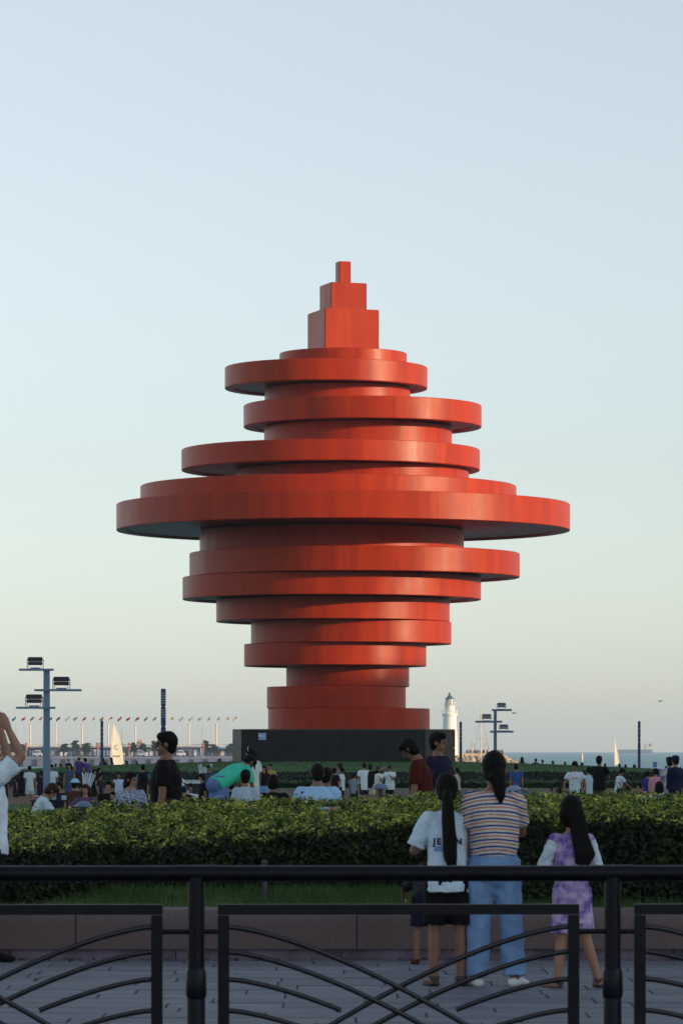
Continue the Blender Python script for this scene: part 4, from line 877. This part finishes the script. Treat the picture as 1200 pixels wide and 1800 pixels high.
def part_box(bm, px0, px1, py0, py1, d, y0, y1, O):      # a box whose front is seen over these pixels
    s = F/d; box(bm, (px0-CX)/s-O.x, (px1-CX)/s-O.x, d+y0-O.y, d+y1-O.y, EYE-(py1-HZ)/s-O.z, EYE-(py0-HZ)/s-O.z)
m_wl = mat('pier_wall', (.10, .16, .28), .7, .3, .3); m_rf = mat('pier_roof', (.38, .38, .42), .6, .1, .3); m_gl = mat('pier_window', (.04, .05, .08), .2, .3, .5); m_cr = mat('pale_cream', (.55, .48, .38), .7)  # pier wall colour carries the bluish cast of shade
B_ = [(-60, 50, 1313, 'long low pier building behind the raised arm at far left', m_wl), (52, 128, 1312, 'low pier building with pale roof beside the left floodlight mast', m_wl), (130, 205, 1312, 'low pier building left of the big white sail', m_wl), (207, 300, 1311.5, 'low pier building between the big sail and the big man', m_wl), (302, 352, 1311.5, 'pier building right of the tall louvred lamp column', m_wl), (354, 470, 1314, 'blue roofed pier shed beside the pedestal', m_wl)]
for i, (a0, a1, yt, lb, m_) in enumerate(B_):
    d = D1+10; s = F/d; O = Vector((((a0+a1)/2-CX)/s, d, zt_)); t = thing('pier_building', O, lb, 'building', 'low buildings on the marina pier')
    bm = bmesh.new(); part_box(bm, a0+1, a1-1, yt+2.5, 1331, d, 0, 7, O); ob('wall', bm, m_, t)
    bm = bmesh.new(); part_box(bm, a0, a1, yt, yt+2.4, d, -1.2, 8, O); ob('roof', bm, m_rf if i != 5 else mat('blue_roof', (.10, .22, .42), .6), t)
    x = a0+4
    while x < a1-9:
        w_ = random.choice([4, 6, 8]); bm = bmesh.new(); part_box(bm, x, x+w_, yt+6+random.random()*3, 1329, d, -.12, -.01, O); ob('window', bm, random.choice([m_gl, m_gl, m_cr, m_sw]), t); x += w_+random.choice([2, 3, 5])
# promenade deck rail along the roofs
t = thing('deck_railing', W(210, 1312, D1+5), 'thin pale railing running above the marina pier roofs', 'railing'); O = t.location
bm = bmesh.new(); part_box(bm, -400, 470, 1309, 1309.9, D1+5, 0, .1, O); ob('rail', bm, m_cr, t)
for x in range(-400, 470, 12):
    bm = bmesh.new(); part_box(bm, x, x+.6, 1309.9, 1313, D1+5, 0, .1, O); ob('baluster', bm, m_cr, t)
# flags
m_fp = mat('flagpole', (.55, .48, .40), .5)
FCOL = [('C04048', 'E0D8D8'), ('3A6A98', None), ('C04048', None), ('6A6048', 'A89860'), ('C83840', 'D8C8C0'), ('4A5C78', None), ('405878', None), ('B8C4CC', None), ('3C5A80', 'B8C0C8'), ('A86C78', None), ('D0D0B8', None), ('B8A848', '60705A'), ('C03C34', 'D8D8D0'), ('B04A48', None), ('B03840', None), ('9A4A58', None), ('7A98B0', None), ('9AB0B8', None), ('D8C8A0', None), ('A8B8C0', None), ('D0C8B0', None), ('D0C4B4', None), ('C8CCC8', None), ('D8C8B0', None), ('C8C8C0', None), ('D0C4A8', None)]
CN = {'C04048': 'red and white', '3A6A98': 'blue', '6A6048': 'olive', 'C83840': 'bright red', '4A5C78': 'slate', '405878': 'dark blue', 'B8C4CC': 'pale', '3C5A80': 'blue and white', 'A86C78': 'dusty pink', 'D0D0B8': 'cream', 'B8A848': 'yellow green', 'C03C34': 'scarlet and white', 'B04A48': 'red', 'B03840': 'crimson', '9A4A58': 'maroon', '7A98B0': 'light blue', '9AB0B8': 'pale teal', 'D8C8A0': 'sandy', 'A8B8C0': 'grey', 'D0C8B0': 'ivory', 'D0C4B4': 'beige', 'C8CCC8': 'white', 'D8C8B0': 'buff', 'C8C8C0': 'off white', 'D0C4A8': 'straw coloured'}
bm = bmesh.new(); tube(bm, [(0, 0, -1), (0, 0, 9.9)], [.07, .05], 6, flat=True); pole_me = bpy.data.meshes.new('pole'); bm.to_mesh(pole_me); bm.free(); pole_me.materials.append(m_fp)
fx = [11, 26, 43, 58, 73, 90, 104, 120, 134, 150, 166, 180, 196, 212, 227, 243, 258, 273, 303, 320, 337, 353, 369, 385, 401, 414]
flag_root = None
for i, x in enumerate(fx):
    d = D1+14; s = F/d; p_ = W(x+2, 1319, d); c1, c2 = FCOL[i]
    where = ' at the far left edge' if i == 0 else (' number %d from the left' % (i+1))
    if flag_root is None: t = flag_root = thing('flagpole', p_, '', 'flagpole', 'row of flagpoles on the marina pier')
    else: t = flag_root.copy(); col.objects.link(t); t.location = p_
    t['label'] = 'thin flagpole with %s flag on the pier,%s' % (CN[c1], where)
    o = bpy.data.objects.new('pole', pole_me); col.objects.link(o); o.parent = t
    for j, c_ in enumerate((c1, c2)):
        if c_ is None: continue
        bm = bmesh.new(); a0, a1 = (0, 1) if c2 is None else ((0, .5) if j == 0 else (.5, 1)); g_ = []
        for u in range(7):
            for v_ in (a0, a1):
                uu = u/6; g_.append(bm.verts.new((-.08-uu*1.1, math.sin(uu*6+i)*.12, 9.7-v_*.75-uu*.75+.08*math.sin(uu*5+i*2))))
        for u in range(6): bm.faces.new((g_[2*u], g_[2*u+1], g_[2*u+3], g_[2*u+2]))
        r_ = bmesh.ops.solidify(bm, geom=bm.faces[:], thickness=.02); ob('flag', bm, cloth(c_), t, True)
m_pl = mat('white_pillar', (.62, .55, .45), .6)
for i, (x, lab) in enumerate(zip([8, 53, 98, 144, 190, 238, 332, 380], ['at the far left edge', 'left of the floodlight mast', 'right of the floodlight mast', 'above the straw hat girl', 'just left of the big sail', 'between sail and big man', 'right of the big man', 'nearest the pedestal'])):
    s = F/(D1+12); p_ = W(x, 1315, D1+12); t = thing('light_pillar', p_, 'white stout light pillar on the marina pier, '+lab, 'pillar', 'white pillars on the marina pier')
    bm = bmesh.new(); lathe(bm, [(.22, -.6), (.2, 6.2), (.12, 6.5)], 10); ob('shaft', bm, m_pl, t, True); bm = bmesh.new(); lathe(bm, [(.3, 6.5), (.3, 6.8), (.1, 7.0)], 10); ob('lamp_head', bm, m_pl, t, True)
for i, (x, lab) in enumerate([(46, 'left of the floodlight mast'), (171, 'left of the lamp column by the sail'), (227, 'right of the big sail'), (357, 'left of the pedestal')]):
    p_ = W(x, 1331, D1+2); t = thing('lantern_pole', p_, 'pole with stacked red lanterns on the pier '+lab, 'lantern pole', 'red lantern poles on the marina pier')
    bm = bmesh.new(); lathe(bm, [(.1, 0), (.08, 4.2)], 8); ob('pole', bm, m_met, t)
    for k in range(3): bm = bmesh.new(); blob(bm, (0, 0, 2.2+k*.75), (.42, .42, .33), None, 10); ob('lantern', bm, mat('lantern_red', (.45, .09, .07), .6), t, True)
m_pine = leaf_mat('pine_needles', (.008, .028, .032), (.018, .05, .045), (.03, .07, .05), .1, .3); m_tr = mat('trunk', (.05, .04, .035), .9)
def pine(px, py_top, wpx, label, d=D1+4):
    s = F/d; p_ = W(px, 1331, d); hgt = (1331-py_top)/s; t = thing('pine_tree', p_, label, 'tree', 'pine trees on the marina pier')
    bm = bmesh.new(); tube(bm, [(0, 0, -.2), (.15, 0, hgt*.5), (0, 0, hgt*.92)], [.22, .16, .05], 8)
    for k in range(6):
        a_ = k*1.1; z_ = hgt*(.45+.08*k); tube(bm, [(.1, 0, z_), (math.cos(a_)*wpx/s*.35, math.sin(a_)*wpx/s*.35, z_+.3)], [.07, .03], 6)
    ob('trunk', bm, m_tr, t, True); pts_ = []
    for k in range(8):
        z_ = hgt*(.42+.075*k); rr_ = wpx/s*.5*(1.05-.085*k)*random.uniform(.75, 1.1); off = random.uniform(-.5, .5)
        q = rng.normal(0, 1, (110, 3)); q /= np.linalg.norm(q, axis=1)[:, None]; q *= rng.uniform(.4, 1, (110, 1))
        pts_.append(q*[rr_, rr_, .28]+[off, 0, z_])
    pts_ = np.concatenate(pts_); ob('crown', leaves_mesh('crown', pts_, np.tile([0, 0, 1.], (len(pts_), 1)), .24), m_pine, t)
for a_ in [(18, 1308, 26, 'pine tree at the far left edge of the pier'), (40, 1309, 24, 'second pine from the left edge of the pier'), (112, 1308, 24, 'pine right of the left floodlight mast'), (131, 1302, 24, 'taller pine above the grey dress woman'), (151, 1307, 26, 'pine tree above the bundle of light sticks'),
           (235, 1306, 18, 'small pine just right of the big white sail'), (252, 1308, 22, 'broad low pine between sail and big man'), (272, 1303, 18, 'pine tree just left of the big man'), (363, 1302, 20, 'tall conical pine left of the pedestal'), (376, 1309, 22, 'low spreading pine left of the pedestal'), (404, 1308, 22, 'pine tree next to the left corner of the pedestal')]: pine(*a_)
# parked vans on the pier
for i, (px, w_, c_) in enumerate([(30, 14, 'B0B8C4'), (66, 16, 'A8B4C4'), (248, 15, '9AA4B4'), (318, 16, 'C0C4C8'), (214, 10, 'C8B898')]):
    s = F/(D1+1.5); p_ = W(px, 1331, D1+1.5); W_ = w_/s; t = thing('parked_van', p_, ['pale grey van parked at the left edge of the pier', 'silver van parked left of the floodlight mast', 'grey van parked between sail and big man', 'white domed van parked right of the big man', 'small cream van parked right of the big sail'][i], 'van', 'vans parked on the marina pier')
    bm = bmesh.new(); box(bm, -W_/2, W_/2, 0, 1.7, .3, 1.2, .12); box(bm, -W_/2+.15, W_/2-.5, .1, 1.6, 1.1, 1.9, .25); ob('body', bm, cloth(c_), t, True)
    bm = bmesh.new(); box(bm, -W_/2+.3, W_/2-.7, .06, .12, 1.25, 1.65); ob('window', bm, m_gl, t)
    for sx in (-1, 1):
        bm = bmesh.new(); tube(bm, [(sx*W_*.3, -.02, .3), (sx*W_*.3, .25, .3)], .3, 12, flat=True); ob('wheel', bm, m_fl, t, True)
# pale tower blocks far behind
for i, (a0, a1, yt, lb) in enumerate([(240, 250, 1300, 'pinkish distant block behind the pier between sail and big man'), (211, 217, 1306, 'small buff distant block right of the sail'), (171, 180, 1306, 'small blue distant block left of the sail')]):
    d = 1500; O = W((a0+a1)/2, 1331, d); t = thing('distant_building', O, lb, 'building', 'hazy buildings beyond the pier'); m_ = mat('distant_%d' % i, [(.42, .28, .20), (.40, .30, .20), (.14, .26, .34)][i], .8)
    bm = bmesh.new(); part_box(bm, a0, a1, yt+3, 1333, d, 0, 8, O); part_box(bm, a0+2, a1-2, yt, yt+3, d, 1, 6, O); ob('wall', bm, m_, t)
    for r_ in range(3):
        bm = bmesh.new(); part_box(bm, a0+1, a1-1, yt+5+r_*5, yt+7+r_*5, d, -.2, -.05, O); ob('window', bm, m_gl, t)

# ------------------------------------------------------------------ boats
m_sail = mat('sail_cloth', (.82, .76, .64), .7, .03, .5); m_hull = mat('hull_white', (.6, .6, .58), .35)
def sail_mesh(pts2, belly, nn=14):
    """pts2: list of (z, x_luff, x_leech)"""
    bm = bmesh.new(); rows = []
    for z, a, c in pts2: rows.append([bm.verts.new((a+(c-a)*u/nn, belly*math.sin(math.pi*u/nn)*abs(c-a)*.5, z)) for u in range(nn+1)])
    for r0, r1 in zip(rows, rows[1:]):
        for u in range(nn): bm.faces.new((r0[u], r0[u+1], r1[u+1], r1[u]))
    bmesh.ops.solidify(bm, geom=bm.faces[:], thickness=.03); return bm
def boat(px, d, L, H_m, pts2, label, jib=None, mark=False, rot=42):
    cf = 1/math.cos(R(rot)); pts2 = [(z, a*cf, c*cf) for z, a, c in pts2]
    s = F/d; t = thing('sailboat', ((px-CX)/s, d, SEA), label, 'sailboat', None, R(rot)); bm = bmesh.new(); prof = []
    for k in range(11):
        u = k/10; hw = .32*L/4*math.sin(math.pi*min(1, u*.62+.38))**.7*(1 if u < .98 else .2); prof.append((L*(u-.45), hw))
    rows = [[bm.verts.new((x, y_*f_, z)) for f_, z in ((1, .75), (.9, .35), (.4, -.15), (-.4, -.15), (-.9, .35), (-1, .75))] for x, y_ in prof]
    for r0, r1 in zip(rows, rows[1:]):
        for k in range(5): bm.faces.new((r0[k], r0[k+1], r1[k+1], r1[k]))
        bm.faces.new((r0[5], r0[0], r1[0], r1[5]))
    bm.faces.new(rows[0]); bm.faces.new(rows[-1][::-1]); bmesh.ops.recalc_face_normals(bm, faces=bm.faces); ob('hull', bm, m_hull, t, True)
    bm = bmesh.new(); box(bm, -L*.15, L*.12, -.5, .5, .75, 1.15, .1); ob('cabin', bm, m_hull, t)
    bm = bmesh.new(); tube(bm, [(pts2[0][1], 0, .5), (pts2[-1][1], 0, H_m+.1)], [.07, .04], 8); ob('mast', bm, m_fp, t, True)
    bm = bmesh.new(); tube(bm, [(pts2[0][1], 0, pts2[0][0]-.08), (pts2[0][2], 0, pts2[0][0]-.1)], .05, 8); ob('boom', bm, m_fp, t, True)
    o = ob('mainsail', sail_mesh(pts2, .12), m_sail, t, True)
    if mark:
        mk = bmesh.new(); cx_, cz_ = (pts2[2][1]+pts2[2][2])/2, pts2[2][0]
        tube(mk, [(cx_+.30*math.cos(a_), -.06, cz_+.34*math.sin(a_)) for a_ in [R(40+28*k) for k in range(11)]], .05, 6)
        for k in range(5): box(mk, cx_-.7+k*.3, cx_-.52+k*.3, -.10, -.02, cz_-1.5, cz_-1.25)
        ob('sail_mark', mk, mat('sail_print', (.28, .22, .15), .8), o)
    if jib: ob('jib', sail_mesh(jib, -.12), m_sail, t, True)
    for k in range(2):
        bm = bmesh.new(); blob(bm, (-L*.25+k*.7, 0, 1.1), (.2, .2, .4), None, 8); blob(bm, (-L*.25+k*.7, 0, 1.6), (.12, .12, .14), None, 8); o = ob('crew', bm, cloth('2A3040'), t)
d = 600; s = F/d; z0_ = EYE-(1345-HZ)/s-SEA; hh = 74/s
boat(194, d, 5.2, z0_+hh, [(z0_, 0, 22.5/s), (z0_+hh*.15, 0.1/s, 22/s), (z0_+hh*.42, .8/s, 19.5/s), (z0_+hh*.65, 2/s, 15.5/s), (z0_+hh*.85, 3.6/s, 10/s), (z0_+hh*.97, 4.6/s, 6.5/s), (z0_+hh, 5/s, 5.4/s)], 'dinghy with one big cream white sail left of the big black shirted man', mark=True)
d = 640; s = F/d; z0_ = EYE-(1344-HZ)/s-SEA; hh = 46/s
boat(1080, d, 6.0, z0_+hh*1.1, [(z0_, 0, 8.5/s), (z0_+hh*.3, .0, 7/s), (z0_+hh*.7, -.2/s, 3/s), (z0_+hh, -.5/s, .4/s)], 'small sailboat with slender cream sail on the sea at the right')
# masts behind the breakwater on the right
for px, tp, lb in [(845, 1246, 'tallest thin yacht mast left of the right floodlight mast'), (830, 1300, 'short yacht mast near the right lamp column'), (853, 1299, 'pale yacht mast just left of the right floodlight mast')]:
    d = 560; s = F/d; t = thing('moored_yacht', ((px-CX)/s, d, SEA), lb, 'yacht', 'yachts moored by the lighthouse'); H_m = EYE-(tp-HZ)/s-SEA
    bm = bmesh.new(); tube(bm, [(0, 0, .5), (0, 0, H_m)], [.09, .05], 8); ob('mast', bm, m_fp, t, True)
    bm = bmesh.new(); tube(bm, [(0, 0, H_m*.95), (2.0, 0, 1)], .025, 5); tube(bm, [(0, 0, H_m*.95), (-1.6, 0, 1)], .025, 5); tube(bm, [(-.5, 0, H_m*.6), (.5, 0, H_m*.6)], .03, 5); ob('rigging', bm, m_met, t, True)
    bm = bmesh.new(); box(bm, -3, 3.2, -1, 1, -.2, 1.0, .3); ob('hull', bm, m_hull, t, True); bm = bmesh.new(); box(bm, -1.2, 1, -.6, .6, 1.0, 1.5, .2); ob('cabin', bm, m_hull, t, True)
# motorboat
d = 330; s = F/d; t = thing('motorboat', W(1158, 1352, d), 'blue and white motorboat roof just beyond the lawn edge at the right', 'motorboat'); bm = bmesh.new(); box(bm, -1.2, 1.1, -.6, .6, .0, .12, .04); ob('canopy', bm, cloth('7A98C0'), t)
bm = bmesh.new(); box(bm, -.5, -.2, -.3, .3, .12, .6, .03); ob('cabin', bm, cloth('2C4A86'), t)
bm = bmesh.new(); tube(bm, [(-.15, 0, .45), (.2, 0, .4), (.3, 0, .12)], .025, 6); ob('handrail', bm, m_met, t)
bm = bmesh.new(); box(bm, -2.2, 2.2, -.9, .9, SEA-t.location.z-.1, -.6, .2); ob('hull', bm, m_hull, t)
for sx in (-1, 1): bm = bmesh.new(); tube(bm, [(sx*1, 0, -.6), (sx*1, 0, 0)], .03, 6); ob('canopy_post', bm, m_met, t)
# buoy
d = 620; s = F/d; t = thing('buoy', ((1022-CX)/s, d, SEA-.1), 'pale navigation buoy floating on the sea above the white tee boy', 'buoy'); hb_ = EYE-(1324-HZ)/s-SEA+.1
bm = bmesh.new(); lathe(bm, [(.5, 0), (.55, .4), (.3, .7)], 16); ob('float', bm, m_cr, t, True)
bm = bmesh.new(); lathe(bm, [(.16, .7), (.13, hb_*.75), (.2, hb_*.76), (.2, hb_*.9), (.03, hb_)], 12); ob('tower', bm, m_cr, t, True)
# tanker
d = 4800; s = F/d; t = thing('tanker', ((1115-CX)/s, d, SEA), 'long hazy cargo ship on the horizon at the right', 'ship'); m_sh = mat('ship_hull', (.05, .11, .19), .8)
zh = EYE-(1318-HZ)/s-SEA; bm = bmesh.new(); L = 62/s
q = [(-L/2, 0), (-L/2-1.5, zh), (L/2, zh), (L/2-1, 0)]; vv = [[bm.verts.new((x, y_, z)) for x, z in q] for y_ in (-9, 9)]
for k in range(4): bm.faces.new((vv[0][k], vv[0][(k+1) % 4], vv[1][(k+1) % 4], vv[1][k]))
bm.faces.new(vv[0]); bm.faces.new(vv[1][::-1]); bmesh.ops.recalc_face_normals(bm, faces=bm.faces); ob('hull', bm, m_sh, t)
bm = bmesh.new(); box(bm, L*.28, L*.40, -8, 8, zh, zh+4.5); box(bm, L*.29, L*.37, -8, 8, zh+4.5, zh+7); box(bm, L*.32, L*.335, -.6, .6, zh+7, zh+10); ob('superstructure', bm, mat('ship_white', (.5, .47, .43), .7), t)
bm = bmesh.new(); lathe(bm, [(1.6, zh+4), (1.4, zh+7.5)], 10, (L*.44, 0, 0)); ob('funnel', bm, m_sh, t)

# ------------------------------------------------------------------ lighthouse and rock mole
D2 = 900.; S2 = F/D2; m_lh = mat('lighthouse_white', (.80, .77, .70), .7, .05, .5, .1, 3); m_dome = mat('dome_blue', (.07, .10, .20), .5)
zb2 = EYE-(1335-HZ)/S2; t = thing('lighthouse', ((790-CX)/S2, D2, zb2), 'white round lighthouse with blue domed top right of the pedestal', 'lighthouse')
def hz_(py): return (1335-py)/S2
bm = bmesh.new(); lathe(bm, [(15.5/S2, -.5), (14.2/S2, hz_(1315)), (12.6/S2, hz_(1285)), (11.4/S2, hz_(1262)), (11.6/S2, hz_(1259)), (13.5/S2, hz_(1256.5)), (13.5/S2, hz_(1255))], 40); ob('tower', bm, m_lh, t, True)
bm = bmesh.new(); lathe(bm, [(8.6/S2, hz_(1255)), (8.6/S2, hz_(1243)), (9/S2, hz_(1242)), (9/S2, hz_(1241))], 32); ob('watch_room', bm, m_lh, t, True)
bm = bmesh.new(); lathe(bm, [(7/S2, hz_(1241)), (7/S2, hz_(1229))], 16); ob('lantern_room', bm, mat('lantern_glass', (.55, .55, .50), .3), t, True)
bm = bmesh.new(); lathe(bm, [(8.4/S2, hz_(1229)), (8.2/S2, hz_(1228)), (4.5/S2, hz_(1225)), (2.2/S2, hz_(1222.5)), (2.2/S2, hz_(1220)), (1.4/S2, hz_(1218)), (.2/S2, hz_(1217.5))], 24); ob('dome', bm, m_dome, t, True)
for rr_, z_ in ((13.2, 1255), (9, 1241)):
    bm = bmesh.new(); r_ = rr_/S2
    for k in range(20): a_ = k*math.pi/10; tube(bm, [(r_*math.cos(a_), r_*math.sin(a_), hz_(z_)), (r_*math.cos(a_), r_*math.sin(a_), hz_(z_)+.75)], .05, 5)
    tube(bm, [(r_*math.cos(k*math.pi/16), r_*math.sin(k*math.pi/16), hz_(z_)+.78) for k in range(33)], .05, 5, flat=True); ob('balcony_railing', bm, m_lh, t, True)
for k in range(8): a_ = k*math.pi/4+.3; bm = bmesh.new(); tube(bm, [(7.1/S2*math.cos(a_), 7.1/S2*math.sin(a_), hz_(1241)), (7.1/S2*math.cos(a_), 7.1/S2*math.sin(a_), hz_(1229))], .07, 5); ob('mullion', bm, m_dome, t)
for px_, py_ in ((796, 1284), (793, 1304)):
    bm = bmesh.new(); X_ = (px_-790)/S2; r_ = 12.4/S2; box(bm, X_-.12, X_+.12, -math.sqrt(r_*r_-X_*X_)-.12, -math.sqrt(r_*r_-X_*X_)+.3, hz_(py_)-.3, hz_(py_)+.3); ob('window', bm, m_gl, t)
ml = thing('rock_mole', ((830-CX)/S2, D2, SEA), 'long mole of pale boulders carrying the lighthouse', 'mole'); m_rock = mat('boulder', (.36, .28, .20), .9, .4, .3, .6, 1)
zdeck = EYE-(1327-HZ)/S2-SEA; bm = bmesh.new(); box(bm, (740-830)/S2, (884-830)/S2, -1, 6, 0, zdeck-.3, .1); box(bm, (884-830)/S2, (910-830)/S2, 0, 5, 0, zdeck-1.2, .3); ob('core', bm, m_rock, ml)
bm = bmesh.new(); box(bm, (740-830)/S2, (852-830)/S2, .5, 5, zdeck-.3, zdeck+.35, .05); ob('parapet', bm, mat('parapet_sand', (.55, .42, .27), .8), ml)
rocks = []
for v_ in range(5):
    bm = bmesh.new(); bmesh.ops.create_icosphere(bm, subdivisions=2, radius=.62)
    for q in bm.verts: q.co *= 1+.45*noise.noise(q.co*1.7+Vector((v_*9, 0, 0)))
    me = bpy.data.meshes.new('boulder'); bm.to_mesh(me); bm.free(); me.materials.append(m_rock); rocks.append(me)
for i in range(280):
    px_ = random.uniform(738, 918); lim = zdeck if px_ < 884 else zdeck-(px_-884)/34*1.6; u = random.random()
    o = bpy.data.objects.new('boulder', random.choice(rocks)); col.objects.link(o); o.parent = ml; o.location = ((px_-830)/S2, -1.0-(1-u)*3.5, .2+u*(lim-.7)); o.rotation_euler = [random.uniform(0, 6) for _ in range(3)]; sc_ = random.uniform(.6, 1.35); o.scale = (sc_, sc_, sc_*.85)
for i in range(26):
    px_ = 821+i*2.5+random.uniform(-.7, .7)
    if 862 < px_ < 872: continue
    z_ = zdeck-.55+SEA; bm = bmesh.new(); tube(bm, [(0, 0, .0), (0, 0, .75), (0, 0, 1.3)], [.14, .17, .2], 8); blob(bm, (0, 0, 1.6), (.13, .13, .15), None, 8)
    o = ob('person', bm, cloth(random.choice(['3A3A44', '7A6A50', 'C8C0B0', '2A3A50', '8A4A3A', '50586A'])), None, True); o.location = ((px_-CX)/S2, D2+1.2, z_+ -.0)
    tag(o, 'tiny figure standing on the lighthouse mole far behind the right floodlight mast', 'person', 'sightseers on the lighthouse mole')
# gulls
for px, py, lb in [(903, 1254, 'gull flying just right of the right floodlight mast'), (1160, 1233, 'gull flying high over the cargo ship at the right')]:
    d = 260; t = thing('gull', W(px, py, d), lb, 'bird'); bm = bmesh.new(); tube(bm, [(-.12, -.1, 0), (0, 0, 0), (.14, .12, .02)], [.02, .045, .015], 8); ob('body', bm, mat('gull_grey', (.3, .3, .3), .7), t, True)
    for sx in (-1, 1): bm = bmesh.new(); tube(bm, [(0, 0, .02), (sx*.13, 0, .07), (sx*.27, -.03, .03)], [(.05, .008), (.04, .006), (.01, .004)], 8, side=(0, 1, 0)); ob('wing', bm, mat('gull_grey', (.3, .3, .3)), t, True)

# ------------------------------------------------------------------ apartment blocks added unseen to the right, sized to shade the park
m_apt = mat('apartment_wall', (.34, .31, .28), .85, .1, .3)
for i, (y0, y1, hgt) in enumerate([(-150, -95, 44), (-88, -30, 40), (-24, 40, 40), (46, 104, 44), (110, 200, 36)]):
    t = thing('shade_block', (180, (y0+y1)/2, 0), ['southernmost', 'second', 'middle', 'fourth', 'northernmost'][i]+' beige apartment block added outside the picture to shade the park', 'building', 'apartment blocks added to shade the park')
    L = (y1-y0)/2; bm = bmesh.new(); box(bm, 0, 14, -L, L, -1, hgt); ob('wall', bm, m_apt, t)
    bm = bmesh.new(); box(bm, -.4, 14.4, -L-.4, L+.4, hgt, hgt+1); ob('roof', bm, m_rf, t)
    bm = bmesh.new()
    for fl in range(int(hgt/3.2)):
        for k in range(int(2*L/4)): box(bm, -.06, -.01, -L+1+k*4, -L+3+k*4, 1+fl*3.2, 2.6+fl*3.2)
    o = ob('windows_of_facade', bm, m_gl, t); o.name = 'window_band'; o['kind'] = 'stuff'

# ------------------------------------------------------------------ air
HAZE = .00011
bm = bmesh.new(); box(bm, -7300, 7300, -500, 7300, -12, 60); hz_o = ob('haze', bm, None); hz_o['kind'] = 'stuff'
m_hz = bpy.data.materials.new('air'); m_hz.use_nodes = True; n = m_hz.node_tree; n.nodes.clear(); o_ = n.nodes.new('ShaderNodeOutputMaterial'); v_ = n.nodes.new('ShaderNodeVolumePrincipled')
v_.inputs['Color'].default_value = (.75, .86, 1.0, 1); v_.inputs['Density'].default_value = HAZE; v_.inputs['Anisotropy'].default_value = .2; n.links.new(v_.outputs[0], o_.inputs['Volume'])
hz_o.data.materials.append(m_hz)
